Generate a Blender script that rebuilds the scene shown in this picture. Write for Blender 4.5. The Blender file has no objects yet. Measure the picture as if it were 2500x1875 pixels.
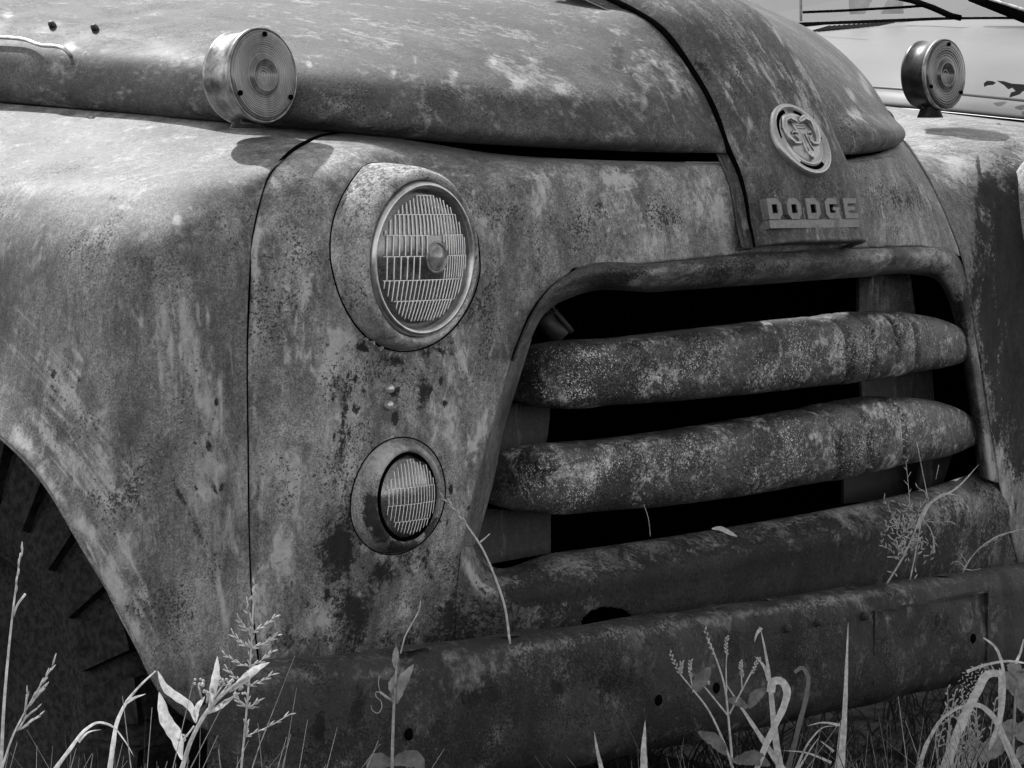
import bpy, bmesh, math, random
import numpy as np
from mathutils import Vector, Matrix
R = math.radians
rng = random.Random(7)

# ------------------------------------------------------------------ camera
F = 7000.0            # focal length in pixels of the 2500 px wide photograph
TH = R(47.0)          # the view turns 47 degrees from the truck's long axis
PITCH = math.atan((937.5 - 480.0) / F)
CAM = Vector((0, 0, 1.05))
scene = bpy.context.scene
cd = bpy.data.cameras.new("camera"); co = bpy.data.objects.new("camera", cd)
scene.collection.objects.link(co); scene.camera = co
cd.sensor_width = 36.0; cd.lens = 36.0 * F / 2500.0; cd.clip_start = 0.05; cd.clip_end = 2000
FW = Vector((math.sin(TH) * math.cos(PITCH), math.cos(TH) * math.cos(PITCH), -math.sin(PITCH)))
RT = Vector((math.cos(TH), -math.sin(TH), 0)); UP = RT.cross(FW)
co.matrix_world = Matrix(((RT.x, UP.x, -FW.x, CAM.x), (RT.y, UP.y, -FW.y, CAM.y), (RT.z, UP.z, -FW.z, CAM.z), (0, 0, 0, 1)))

# ------------------------------------------------------------------ light
SUN_EL, SUN_AZ = R(52), R(10)      # behind the truck (towards +Y), azimuth from +Y towards +X
w = bpy.data.worlds.new("World"); scene.world = w; w.use_nodes = True
nt = w.node_tree; nt.nodes.clear()
sky = nt.nodes.new('ShaderNodeTexSky'); sky.sky_type = 'NISHITA'; sky.sun_disc = False
sky.sun_elevation = SUN_EL; sky.sun_rotation = SUN_AZ
bw = nt.nodes.new('ShaderNodeRGBToBW'); bg = nt.nodes.new('ShaderNodeBackground'); bg.inputs[1].default_value = 0.15
wo = nt.nodes.new('ShaderNodeOutputWorld')
nt.links.new(sky.outputs[0], bw.inputs[0]); nt.links.new(bw.outputs[0], bg.inputs[0]); nt.links.new(bg.outputs[0], wo.inputs[0])
sl = bpy.data.lights.new("sun", 'SUN'); sl.energy = 2.1; sl.angle = R(0.5); sl.color = (1, 1, 1)
so = bpy.data.objects.new("sun", sl); scene.collection.objects.link(so)
sdir = Vector((math.sin(SUN_AZ) * math.cos(SUN_EL), math.cos(SUN_AZ) * math.cos(SUN_EL), math.sin(SUN_EL)))
so.rotation_euler = sdir.to_track_quat('Z', 'Y').to_euler(); so.location = (3, 8, 9)
vs = scene.view_settings; vs.view_transform = 'Standard'; vs.look = 'None'; vs.gamma = 1; vs.exposure = 1.45
scene.cycles.max_bounces = 6; scene.cycles.transparent_max_bounces = 12

# ------------------------------------------------------------------ helpers
def P(px, py, Y=None, X=None, D=None):
    d = FW + RT * ((px - 1250) / F) + UP * ((937.5 - py) / F)
    if D is not None: t = D
    elif X is not None: t = X / d.x
    else: t = Y / d.y
    return CAM + d * t
def proj(v):
    """world points (n,3) -> photo pixels"""
    a = np.asarray(v) - np.array(CAM)
    z = a @ np.array(FW); return 1250 + F * (a @ np.array(RT)) / z, 937.5 - F * (a @ np.array(UP)) / z
def pt(t):
    if isinstance(t, Vector): return t
    if len(t) == 4: return P(t[0], t[1], X=t[3])
    return P(t[0], t[1], Y=t[2])
def hermite(p, u, s):
    """p (n,k) control points at knots u, sampled at s: non-uniform cubic with finite-difference tangents"""
    p = np.asarray(p, float); n = len(p)
    m = np.zeros_like(p); h = np.diff(u)
    dl = np.diff(p, axis=0) / h.reshape((-1,) + (1,) * (p.ndim - 1))
    m[0] = dl[0]; m[-1] = dl[-1]
    for i in range(1, n - 1):
        m[i] = (dl[i - 1] * h[i] + dl[i] * h[i - 1]) / (h[i] + h[i - 1])
    k = np.clip(np.searchsorted(u, s, side='right') - 1, 0, n - 2)
    t = (s - u[k]) / h[k]; sh = (-1,) + (1,) * (p.ndim - 1)
    t_ = t.reshape(sh); hh = h[k].reshape(sh)
    return ((2*t_**3-3*t_**2+1)*p[k] + (t_**3-2*t_**2+t_)*hh*m[k] + (-2*t_**3+3*t_**2)*p[k+1] + (t_**3-t_**2)*hh*m[k+1])
def resample(pts, n):
    p = np.array([list(v) for v in pts]); d = np.linalg.norm(np.diff(p, axis=0), axis=1) + 1e-6
    u = np.concatenate([[0], np.cumsum(d)]); return hermite(p, u, np.linspace(0, u[-1], n))
def surf(rows, nu, nv):
    g = np.array([resample([pt(t) for t in r], nu) for r in rows])         # (rows, nu, 3)
    d = np.mean(np.linalg.norm(np.diff(g, axis=0), axis=2), axis=1) + 1e-6
    u = np.concatenate([[0], np.cumsum(d)]); return hermite(g, u, np.linspace(0, u[-1], nv))

TRUCK = Vector((3.27, 2.5, 0))
def tag(o, label=None, cat=None, group=None, kind=None):
    if label: o['label'] = label
    if cat: o['category'] = cat
    if group: o['group'] = group
    if kind: o['kind'] = kind
    return o
def empty(name, loc, label, cat, group=None):
    o = bpy.data.objects.new(name, None); scene.collection.objects.link(o); o.location = loc
    o.empty_display_size = .1
    return tag(o, label, cat, group)
ROOTLOC = {}
def wloc(o):
    v = Vector(o.location)
    while o.parent: o = o.parent; v = v + Vector(o.location)
    return v
def mesh(name, verts, faces, mat, parent=None, smooth=True, loc=None, wear_glint=None, solid=0):
    """verts in world space; the object's origin goes to loc (default: its middle) """
    v = np.asarray([list(x) for x in verts], float)
    if loc is None: loc = v.mean(axis=0)
    loc = Vector(loc)
    me = bpy.data.meshes.new(name); me.from_pydata((v - np.array(loc)).tolist(), [], faces)
    if wear_glint is not None:
        ca = me.color_attributes.new("wear_glint", 'FLOAT_COLOR', 'POINT')
        ca.data.foreach_set("color", np.asarray(wear_glint, np.float32).ravel())
    me.materials.append(mat); me.update()
    if smooth: me.polygons.foreach_set("use_smooth", [True] * len(me.polygons))
    o = bpy.data.objects.new(name, me); scene.collection.objects.link(o)
    if parent: o.parent = parent; o.location = loc - wloc(parent)
    else: o.location = loc
    if solid:
        m = o.modifiers.new("thickness", 'SOLIDIFY'); m.thickness = solid; m.offset = -1
    return o
def noise2(x, y, seed):
    """cheap smooth value noise for breaking up wear edges"""
    def h(i, j): 
        n = np.sin(i * 127.1 + j * 311.7 + seed * 74.7) * 43758.5453
        return n - np.floor(n)
    i = np.floor(x); j = np.floor(y); fx = x - i; fy = y - j
    fx = fx*fx*(3-2*fx); fy = fy*fy*(3-2*fy)
    return (h(i,j)*(1-fx)+h(i+1,j)*fx)*(1-fy)+(h(i,j+1)*(1-fx)+h(i+1,j+1)*fx)*fy
wr = random.Random(11)
def strokes(cx, cy, sx, sy, ang, n, ln, w_, st):
    out = []
    for _ in range(n):
        u, v = wr.gauss(0, .6) * sx, wr.gauss(0, .6) * sy; a = R(ang + wr.gauss(0, 3)); c_, s_ = math.cos(a), math.sin(a)
        out.append((cx + u * c_ - v * s_, cy + u * s_ + v * c_, w_ * wr.uniform(.5, 1.2), ln * wr.uniform(.4, 1.2), math.degrees(a), st * wr.uniform(.6, 1.1)))
    return out
def wear_glint_map(pts, light=(), dark=(), pits=()):
    """how worn each vertex is: R pale scuffed paint and painted glints, G bare dark rust, B pitting; each stain (cx,cy,rx,ry,angle,strength)"""
    x, y = proj(pts); out = np.zeros((len(pts), 4)); out[:, 3] = 1
    for c, lst in enumerate((light, dark, pits)):
        for (cx, cy, rx, ry, a, s) in lst:
            a = R(a); dx, dy = x - cx, y - cy
            u = (dx * math.cos(a) + dy * math.sin(a)) / rx; v = (-dx * math.sin(a) + dy * math.cos(a)) / ry
            d = u*u + v*v
            out[:, c] = np.maximum(out[:, c], s * np.exp(-d * .9))
    return out
def grid(name, rows, nu, nv, mat, parent, wear_glint=None, solid=0.002, cut=None, flip=None, smooth=True):
    g = surf(rows, nu, nv) if not isinstance(rows, np.ndarray) else rows
    nv, nu = g.shape[:2]; v = g.reshape(-1, 3)
    # outward side = the one that faces the viewer's side of the panel
    c = g[nv // 2, nu // 2]; n = np.cross(g[nv // 2, min(nu // 2 + 1, nu - 1)] - c, g[min(nv // 2 + 1, nv - 1), nu // 2] - c)
    out = np.dot(n, c - np.array(CAM)) > 0
    if flip: out = not out
    keep = None
    if cut: 
        x, y = proj(v); keep = ~cut(x, y)
    fs = []
    for j in range(nv - 1):
        for i in range(nu - 1):
            q = [j*nu+i, j*nu+i+1, (j+1)*nu+i+1, (j+1)*nu+i]
            if keep is not None and not all(keep[k] for k in q): continue
            fs.append(q[::-1] if out else q)
    wm = wear_glint_map(v, **wear_glint) if wear_glint is not None else wear_glint_map(v)
    return mesh(name, v, fs, mat, parent, wear_glint=wm, solid=solid, smooth=smooth)
def frame(origin, yaw=0, tilt=0):
    """local frame: x along the front of the truck, y into it, z up; yaw about z, tilt leans the top back"""
    return Matrix.Translation(origin) @ Matrix.Rotation(yaw, 4, 'Z') @ Matrix.Rotation(tilt, 4, 'X')
def lathe(name, prof, M, mat, parent, seg=72, smooth=True, wear_glint=None):
    """prof: (radius, y) along the local y axis, front is -y"""
    vs_, fs = [], []
    for (r, y) in prof:
        for k in range(seg):
            a = 2 * math.pi * k / seg; vs_.append(M @ Vector((r * math.cos(a), y, r * math.sin(a))))
    n = len(prof)
    for j in range(n - 1):
        for k in range(seg):
            k2 = (k + 1) % seg; fs.append((j*seg+k, j*seg+k2, (j+1)*seg+k2, (j+1)*seg+k))
    if prof[0][0] > 1e-4: pass
    o = mesh(name, vs_, fs, mat, parent, smooth=smooth, loc=M @ Vector((0, 0, 0)), wear_glint=wear_glint_map(np.array([list(v) for v in vs_]), **(wear_glint or {})))
    return o
def tube(pts, rad, seg=6):
    """swept tube; pts world, rad scalar or list; returns verts, faces"""
    n = len(pts); rad = [rad] * n if not hasattr(rad, '__len__') else rad
    vs_, fs = [], []; prev = None
    for i, p in enumerate(pts):
        t = (pts[min(i+1, n-1)] - pts[max(i-1, 0)])
        t = t.normalized() if t.length > 1e-9 else Vector((0, 0, 1))
        a = t.cross(Vector((0, 0, 1))) if prev is None else prev - t * prev.dot(t)
        if a.length < 1e-4: a = t.cross(Vector((1, 0, 0)))
        a.normalize(); prev = a; b = t.cross(a)
        for k in range(seg):
            an = 2 * math.pi * k / seg; vs_.append(p + (a * math.cos(an) + b * math.sin(an)) * rad[i])
    for i in range(n - 1):
        for k in range(seg):
            k2 = (k+1) % seg; fs.append((i*seg+k, i*seg+k2, (i+1)*seg+k2, (i+1)*seg+k))
    fs.append(tuple(range(seg))[::-1]); fs.append(tuple((n-1)*seg + k for k in range(seg)))
    return vs_, fs
class MB:
    def __init__(s): s.v = []; s.f = []
    def add(s, v, f):
        b = len(s.v); s.v += [Vector(x) for x in v]; s.f += [tuple(i + b for i in q) for q in f]; return s
    def tube(s, pts, rad, seg=6): return s.add(*tube(pts, rad, seg))
    def box(s, M, a, b):
        x0,y0,z0 = a; x1,y1,z1 = b
        v = [M @ Vector(c) for c in ((x0,y0,z0),(x1,y0,z0),(x1,y1,z0),(x0,y1,z0),(x0,y0,z1),(x1,y0,z1),(x1,y1,z1),(x0,y1,z1))]
        return s.add(v, [(0,3,2,1),(4,5,6,7),(0,1,5,4),(1,2,6,5),(2,3,7,6),(3,0,4,7)])
    def prism(s, M, loop, y0, y1, bev=0):
        """outline (x,z) extruded along local y, front at y0"""
        n = len(loop); cx = sum(p[0] for p in loop)/n; cz = sum(p[1] for p in loop)/n
        v = [M @ Vector((x, y1, z)) for x, z in loop] + [M @ Vector((x, y0 + bev, z)) for x, z in loop]
        v += [M @ Vector((x + (cx - x) * min(1, bev * 60), y0, z + (cz - z) * min(1, bev * 60))) for x, z in loop]
        f = []
        for L in range(2):
            for i in range(n):
                j = (i+1) % n; f.append((L*n+i, L*n+j, (L+1)*n+j, (L+1)*n+i))
        f.append(tuple(range(2*n, 3*n)))
        return s.add(v, f)
    def ring(s, M, outer, inner, y0, y1):
        n = len(outer)
        v = [M @ Vector((x, y, z)) for y in (y0, y1) for (x, z) in list(outer) + list(inner)]
        f = []
        for i in range(n):
            j = (i+1) % n
            f += [(i, j, n+j, n+i), (2*n+i, 2*n+j, j, i), (n+i, n+j, 3*n+j, 3*n+i)]
        return s.add(v, f)
    def build(s, name, mat, parent=None, smooth=False, loc=None):
        return mesh(name, s.v, s.f, mat, parent, smooth=smooth, loc=loc)

# ------------------------------------------------------------------ materials
MATS = {}
def new_mat(name):
    m = bpy.data.materials.new(name); m.use_nodes = True; m.node_tree.nodes.clear(); return m, m.node_tree
class N:
    def __init__(s, nt): s.nt = nt
    def n(s, t, **k):
        o = s.nt.nodes.new(t)
        for a, b in k.items(): setattr(o, a, b)
        return o
    def link(s, a, b): s.nt.links.new(a, b)
    def val(s, sock, v):
        if hasattr(v, 'is_linked') or hasattr(v, 'links'): s.link(v, sock)
        else: sock.default_value = v
    def math(s, op, a, b=0.0, clamp=False):
        o = s.n('ShaderNodeMath', operation=op, use_clamp=clamp); s.val(o.inputs[0], a); s.val(o.inputs[1], b); return o.outputs[0]
    def mix(s, f, a, b):
        o = s.n('ShaderNodeMix', data_type='FLOAT'); s.val(o.inputs[0], f); s.val(o.inputs[2], a); s.val(o.inputs[3], b); return o.outputs[0]
    def ramp(s, x, a, b, lo=0.0, hi=1.0):
        o = s.n('ShaderNodeMapRange', interpolation_type='SMOOTHSTEP'); s.val(o.inputs[0], x)
        o.inputs[1].default_value = a; o.inputs[2].default_value = b; o.inputs[3].default_value = lo; o.inputs[4].default_value = hi; return o.outputs[0]
    def coord(s, scale=(1, 1, 1), rot=(0, 0, 0), off=(0, 0, 0)):
        t = s.n('ShaderNodeTexCoord'); m = s.n('ShaderNodeMapping'); m.inputs['Scale'].default_value = scale
        m.inputs['Rotation'].default_value = rot; m.inputs['Location'].default_value = off
        s.link(t.outputs['Object'], m.inputs[0]); return m.outputs[0]
    def noise(s, co, scale, detail=4, rough=.55, dist=0.0):
        o = s.n('ShaderNodeTexNoise'); s.link(co, o.inputs['Vector']); o.inputs['Scale'].default_value = scale
        o.inputs['Detail'].default_value = detail; o.inputs['Roughness'].default_value = rough; o.inputs['Distortion'].default_value = dist
        return o.outputs[0]
    def bump(s, h, strength, dist=.002):
        o = s.n('ShaderNodeBump'); s.val(o.inputs['Height'], h); o.inputs['Strength'].default_value = strength; o.inputs['Distance'].default_value = dist; return o.outputs[0]
    def out(s, color, rough, metal=0.0, bump=None, spec=.5, coat=0.0):
        b = s.n('ShaderNodeBsdfPrincipled'); s.val(b.inputs['Roughness'], rough); s.val(b.inputs['Metallic'], metal)
        b.inputs['Specular IOR Level'].default_value = spec; b.inputs['Coat Weight'].default_value = coat; b.inputs['Coat Roughness'].default_value = .15
        if hasattr(color, 'links'):
            c = s.n('ShaderNodeCombineColor'); [s.link(color, c.inputs[i]) for i in range(3)]; s.link(c.outputs[0], b.inputs['Base Color'])
        else: b.inputs['Base Color'].default_value = (color, color, color, 1)
        if bump is not None: s.link(bump, b.inputs['Normal'])
        o = s.n('ShaderNodeOutputMaterial'); s.link(b.outputs[0], o.inputs[0]); return b
def paint(name, lo, hi, pale, rust, pit=.5, patch=.5, streak=(1, 1, .35), rough=(.6, .85), sparkle=0.0, seed=0, pit_scale=290, bdist=.0015, bump=.35, spec=.5, coat=0.0, rot=(0,0,0)):
    """weathered sheet metal: mottled paint, pale worn patches, rust blooms and pits; 'wear' attribute adds stains of their own shape; sparkle paints glint specks"""
    m, t = new_mat(name); k = N(t)
    co = k.coord(off=(seed * 3.1, seed * 1.7, seed * .9)); cs = k.coord(scale=streak, rot=rot, off=(seed * 1.1, seed * 2.3, seed * .4))
    at = k.n('ShaderNodeAttribute', attribute_name="wear_glint"); sep = k.n('ShaderNodeSeparateColor'); k.link(at.outputs['Color'], sep.inputs[0])
    aL, aD, aP = sep.outputs[0], sep.outputs[1], sep.outputs[2]
    big = k.noise(cs, 5, 5, .6, .6); mid = k.noise(cs, 26, 7, .65, .4); fine = k.noise(co, 120, 5, .7); grain = k.noise(co, 420, 3, .7)
    base = k.mix(k.ramp(big, .3, .7), lo, hi)
    base = k.math('MULTIPLY', base, k.ramp(mid, .32, .68, .5, 1.5))
    base = k.math('MULTIPLY', base, k.ramp(fine, .3, .7, .72, 1.28))
    base = k.math('MULTIPLY', base, k.ramp(grain, .32, .68, .5, 1.5))
    # pale worn patches
    ln = k.math('ADD', k.math('MULTIPLY', k.noise(cs, 17, 5, .65, .8), .75), k.math('SUBTRACT', k.math('MULTIPLY', k.noise(cs, 80, 7, .8, .6), .85), .30))
    lm = k.math('ADD', ln, k.math('MULTIPLY', aL, .08 if sparkle > .5 else .26)); lmask = k.ramp(lm, .70 - .09 * patch, .75 - .08 * patch)
    lsoft = k.ramp(lm, .52, .70, 0, .6)
    lmask = k.math('MAXIMUM', lmask, lsoft)
    base = k.mix(lmask, base, k.math('MULTIPLY', k.ramp(fine, .3, .7, .8, 1.1), pale))
    # rust blooms
    rn = k.math('ADD', k.math('MULTIPLY', k.noise(cs, 22, 6, .7, .5), .5), k.math('MULTIPLY', k.noise(co, 150, 5, .8, .4), .5))
    rm = k.math('ADD', rn, k.math('MULTIPLY', aD, .26)); rmask = k.ramp(rm, .62, .72)
    base = k.mix(rmask, base, k.math('MULTIPLY', k.ramp(fine, .3, .7, .5, 1.6), rust))
    # pits in clusters
    pn = k.noise(co, pit_scale, 3, .6, .3); cl = k.noise(co, 9, 4, .6, .5)
    pm = k.math('ADD', pn, k.math('ADD', k.ramp(cl, .4, .65, -.10, .055 * pit * 2), k.math('MULTIPLY', aP, .13)))
    pmask = k.ramp(pm, .63, .70)
    base = k.mix(k.math('MULTIPLY', pmask, .85), base, rust * .6)
    if sparkle:  # pale specks paint metal glints into the colour
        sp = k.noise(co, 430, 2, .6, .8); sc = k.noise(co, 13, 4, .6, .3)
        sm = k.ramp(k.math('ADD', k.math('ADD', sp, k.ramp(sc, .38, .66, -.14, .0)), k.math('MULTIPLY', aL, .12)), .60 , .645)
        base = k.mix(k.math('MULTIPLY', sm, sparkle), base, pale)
    rg = k.math('ADD', k.ramp(mid, .3, .7, rough[0], rough[1]), k.math('MULTIPLY', rmask, .15), True)
    h = k.math('SUBTRACT', k.math('MULTIPLY', fine, .6), k.math('MULTIPLY', pmask, .8)); h = k.math('ADD', h, k.math('MULTIPLY', mid, .8)); h = k.math('SUBTRACT', h, k.math('MULTIPLY', rmask, .5))
    k.out(base, rg, 0.0, k.bump(h, bump, bdist), spec, coat); MATS[name] = m; return m
def plain(name, v, rough=.5, metal=0.0, var=.25, scale=90, bump=.1, spec=.5, dirt=0.0):
    m, t = new_mat(name); k = N(t); co = k.coord()
    n = k.noise(co, scale, 5, .65); c = k.math('MULTIPLY', k.ramp(n, .3, .7, 1 - var, 1 + var), v)
    if dirt:
        d = k.ramp(k.noise(co, 30, 7, .7, .4), .5, .68); c = k.mix(k.math('MULTIPLY', d, dirt), c, v * .2)
    if spec == 0:
        d = k.n('ShaderNodeBsdfDiffuse'); cc = k.n('ShaderNodeCombineColor'); [k.link(c, cc.inputs[i]) for i in range(3)]; k.link(cc.outputs[0], d.inputs[0]); k.link(k.bump(n, bump, .001), d.inputs[1])
        o = k.n('ShaderNodeOutputMaterial'); k.link(d.outputs[0], o.inputs[0]); MATS[name] = m; return m
    k.out(c, k.ramp(n, .3, .7, rough * .85, min(1, rough * 1.15)), metal, k.bump(n, bump, .001), spec); MATS[name] = m; return m

HOODM = paint('hood_paint', .042, .078, .32, .018, pit=.5, patch=.25, streak=(1, .5, 1), seed=1, rough=(.62, .8))
RIDGE = paint('ridge_paint', .05, .09, .32, .014, pit=.8, patch=.65, streak=(2.2, .6, .6), seed=2)
FEND = paint('fender_paint', .10, .17, .38, .016, pit=.55, patch=.45, streak=(1, 1, .35), seed=3, rough=(.6, .78))
CHEEK = paint('front_paint', .12, .22, .42, .010, pit=.8, patch=.8, streak=(1, 1, .5), seed=4)
LIPM = paint('lip_paint', .055, .10, .30, .008, pit=1.2, patch=.4, streak=(.5, 1, 1), seed=5, rough=(.75, .95), bump=.7)
VALM = paint("valance_paint", .08, .15, .32, .018, pit=1.6, patch=.5, streak=(1, 1, .5), seed=6, bump=1.0, bdist=.004, pit_scale=170)
FARM = paint('far_fender_paint', .10, .16, .34, .010, pit=.6, patch=.5, streak=(1, 1, .4), seed=7, bump=.6)
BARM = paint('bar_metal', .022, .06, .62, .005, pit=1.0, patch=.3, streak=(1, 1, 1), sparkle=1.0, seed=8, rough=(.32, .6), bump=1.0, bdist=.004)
BUMP = paint('bumper_metal', .004, .024, .17, .0008, pit=1.5, patch=.4, streak=(1, 1, .8), sparkle=.12, seed=9, rough=(.55, .85), bump=1.0, bdist=.003)
BEZ = paint('bezel_paint', .27, .34, .40, .05, pit=.8, patch=.3, seed=10, rough=(.75, .9), pit_scale=190, bump=.2)
PBEZ = paint('parking_bezel_paint', .20, .28, .40, .02, pit=.6, patch=.5, seed=11, bump=.5)
BRACK = paint('bracket_metal', .016, .034, .16, .01, pit=.8, patch=.5, seed=12, bump=.7)
CHROME = plain('dull_chrome', .5, .34, .9, .25, 60, .12)
EMBL = plain('emblem_metal', .40, .34, .85, .12, 200, .15, dirt=.15)
LETM = plain('letter_metal', .16, .5, .35, .3, 220, .4, dirt=.5)
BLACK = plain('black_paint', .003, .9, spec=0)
RUBBER = plain('tyre_rubber', .03, .8, var=.5, scale=120, bump=.4, spec=0)
DARKM = plain('dark_steel', .012, .6, var=.5)
LAMPB = plain('lamp_body', .26, .34, .6, .5, 60, .25, dirt=.6)
LAMPB2 = plain('lamp_body_dark', .035, .35, .5, .5, 60, .25, dirt=.5)
BARE = plain('bare_metal', .55, .35, .6)
WHITE = plain("white_truck_paint", .125, .45, var=.06, scale=3, bump=.02)
def glassy(name, tint, rough, alpha, refl=1.0):
    m, t = new_mat(name); k = N(t)
    g = k.n('ShaderNodeBsdfGlossy'); g.inputs['Roughness'].default_value = rough; g.inputs['Color'].default_value = (.9, .9, .9, 1)
    tr = k.n('ShaderNodeBsdfTransparent'); tr.inputs[0].default_value = (tint, tint, tint, 1)
    fr = k.n('ShaderNodeFresnel'); fr.inputs[0].default_value = 1.5
    mx = k.n('ShaderNodeMixShader'); k.link(k.math('ADD', k.math('MULTIPLY', fr.outputs[0], refl), alpha, True), mx.inputs[0]); k.link(tr.outputs[0], mx.inputs[1]); k.link(g.outputs[0], mx.inputs[2])
    co = k.coord(); k.link(k.bump(k.noise(co, 160, 4, .6), .15, .001), g.inputs['Normal'])
    o = k.n('ShaderNodeOutputMaterial'); k.link(mx.outputs[0], o.inputs[0]); return m
GLASS = glassy('lens_glass', .85, .16, .10)
WGLASS = glassy('windscreen_glass', .5, .08, .03, .25)
RIBM = plain('lens_ribs', .9, .25, .0, .15, 200, .1)
def lensmat(name, v, rings):
    m, t = new_mat(name); k = N(t); co = k.coord()
    n = k.noise(k.coord(scale=(1, 1, .4)), 45, 6, .65, .5); c = k.math('MULTIPLY', k.ramp(n, .3, .7, .6, 1.5), v)
    g = k.n('ShaderNodeTexCoord'); ln = k.n('ShaderNodeVectorMath', operation='LENGTH'); k.link(g.outputs['Object'], ln.inputs[0])
    wv = k.math('SINE', k.math('MULTIPLY', ln.outputs['Value'], rings))
    c = k.math('MULTIPLY', c, k.ramp(wv, -1, 1, .85, 1.15))
    k.out(c, .22, .1, k.bump(wv, .25, .001), .6, .3); return m
AMBER = lensmat('amber_lens', .11, 2200); AMBER2 = lensmat('amber_lens_dark', .035, 1500)
REFL = plain('reflector', .42, .28, .9, .5, 26, .2, dirt=.3)
def leafmat(name, v, tr=.5, rough=.45, spec=.5):
    m, t = new_mat(name); k = N(t); n = k.noise(k.coord(), 140, 4, .6)
    c = k.math('MULTIPLY', k.ramp(n, .3, .7, .75, 1.25), v); cc = k.n('ShaderNodeCombineColor'); [k.link(c, cc.inputs[i]) for i in range(3)]
    if spec == 0: d = k.n('ShaderNodeBsdfDiffuse'); k.link(cc.outputs[0], d.inputs[0])
    else: d = k.n('ShaderNodeBsdfPrincipled'); k.link(cc.outputs[0], d.inputs['Base Color']); d.inputs['Roughness'].default_value = rough; d.inputs['Specular IOR Level'].default_value = spec
    tl = k.n('ShaderNodeBsdfTranslucent'); k.link(cc.outputs[0], tl.inputs[0])
    mx = k.n('ShaderNodeMixShader'); mx.inputs[0].default_value = tr; k.link(d.outputs[0], mx.inputs[1]); k.link(tl.outputs[0], mx.inputs[2])
    o = k.n('ShaderNodeOutputMaterial'); k.link(mx.outputs[0], o.inputs[0]); return m
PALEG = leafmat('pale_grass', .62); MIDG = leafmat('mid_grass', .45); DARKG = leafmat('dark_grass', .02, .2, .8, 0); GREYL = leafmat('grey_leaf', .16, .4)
GROUND = plain('soil_and_turf', .014, .95, var=.6, scale=14, bump=.8, spec=0)

# ================================================================== the setting
g_ = mesh('ground', [(-200, -200, 0), (200, -200, 0), (200, 200, 0), (-200, 200, 0)], [(0, 1, 2, 3)], GROUND, smooth=False); tag(g_, kind='structure')

# ================================================================== the old truck
truck = empty('old_truck', TRUCK, 'rusty old truck with two fat grille bars and a ram badge, filling the photo', 'truck')
XL, XR, XC = 3.15, 3.39, 3.27

# ---- bonnet, near side
hood_cols = [
 [(-150,236,3.45),(-150,205,3.435),(-150,130,3.44),(-150,60,3.50),(-150,0,3.62),(-150,-70,3.90),(-150,-110,4.5)],
 [(300,279,3.10),(300,252,3.08),(300,170,3.085),(300,95,3.14),(300,30,3.26),(300,-60,3.55),(300,-100,4.1)],
 [(600,303,2.87),(600,275,2.85),(600,190,2.855),(600,110,2.92),(600,40,3.04),(600,-60,3.35),(600,-100,3.9)],
 [(1000,340,2.685),(1000,315,2.66),(1000,220,2.675),(1000,130,2.745),(1000,50,2.88),(990,-60,3.2),(980,-100,3.7)],
 [(1400,364,2.585),(1400,345,2.565),(1395,260,2.58),(1380,170,2.64),(1350,80,2.74),(1290,-50,3.02),(1240,-100,3.5)],
 [(1600,372,2.55),(1598,352,2.53),(1585,265,2.548),(1550,170,2.605),(1495,80,2.69),(1400,-45,2.92),(1330,-100,3.4)],
 [(1779,374,0,XL),(1774,347,0,XL),(1740,262,0,XL),(1688,170,0,XL),(1612,70,0,XL),(1480,-5,0,XL),(1350,-60,0,XL)],
]
hood_rows = [[c[i] for c in hood_cols] for i in range(7)]
hl = dict(light=strokes(1650, 200, 60, 80, -32, 14, 30, 3, .9) + [(a_, b_, c_ * .62, d_ * .62, e_, f_) for a_, b_, c_, d_, e_, f_ in [(1108,185,20,26,20,1),(1265,205,34,22,10,1),(1200,150,40,22,15,.8),(1305,150,26,18,10,.8),(1370,220,30,18,30,1),(1400,260,30,10,-40,1),(1372,275,10,16,0,1),
                 (1575,245,16,34,-10,1),(1640,200,10,50,-35,.9),(960,175,8,22,5,.9),(1012,150,6,24,0,.8),(840,240,14,8,0,.9),(130,165,40,20,0,.8),(640,165,0.1,0.1,0,0),(170,110,26,18,0,1),
                 (60,165,30,18,0,.6),(290,215,26,8,15,.8),(1690,225,10,50,-30,.9),(755,155,8,20,0,.9),(20,40,20,24,0,.8)]],
          dark=[(1510,140,22,45,-20,.8),(1545,195,14,40,-30,.9),(700,300,700,14,4,.7),(1400,340,400,10,3,.5)], pits=[(1150,260,420,70,4,.8),(1600,300,150,60,0,.9),(500,60,500,40,4,.7),(1300,60,200,50,10,.6)])
grid('bonnet', hood_rows, 330, 150, HOODM, truck, wear_glint=hl)
# ---- centre ridge of the bonnet
prof = [(1350,-60),(1480,-5),(1560,35),(1612,70),(1688,170),(1740,262),(1779,366),(1803,420),(1820,480),(1830,545),(1840,590),(1842,604)]
pr = [P(a, b, X=XL) for a, b in prof]
prs = resample(pr, 90)
def ridge_pt(i, x):
    p = prs[i]; t = prs[min(i+1, 89)] - prs[max(i-1, 0)]; t = t / np.linalg.norm(t); n = np.array([0, t[2], -t[1]])
    if n[1] > 0: n = -n
    s = abs(x - XC) / (.5 * (XR - XL)); s = min(1, s)
    h = .034 * (1 - s ** 7) ** .7 + .008 * (1 - s * s)
    if x < XL - 1e-6 or x > XR + 1e-6: h = -.012
    return np.array([x, p[1], p[2]]) + n * h
xs = np.concatenate([XL + (XC - XL) * (1 - np.cos(np.linspace(0, np.pi/2, 24))), XC + (XR - XC) * np.sin(np.linspace(0, np.pi/2, 24))[1:]])
xs = np.concatenate([[XL - .012, XL - .001], xs, [XR + .001, XR + .012]])
rg = np.array([[ridge_pt(i, x) for x in xs] for i in range(90)])
back = rg[-1:].copy(); back[:, :, 1] += .03; back[:, :, 2] -= .004
rg = np.concatenate([rg, back])
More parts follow.
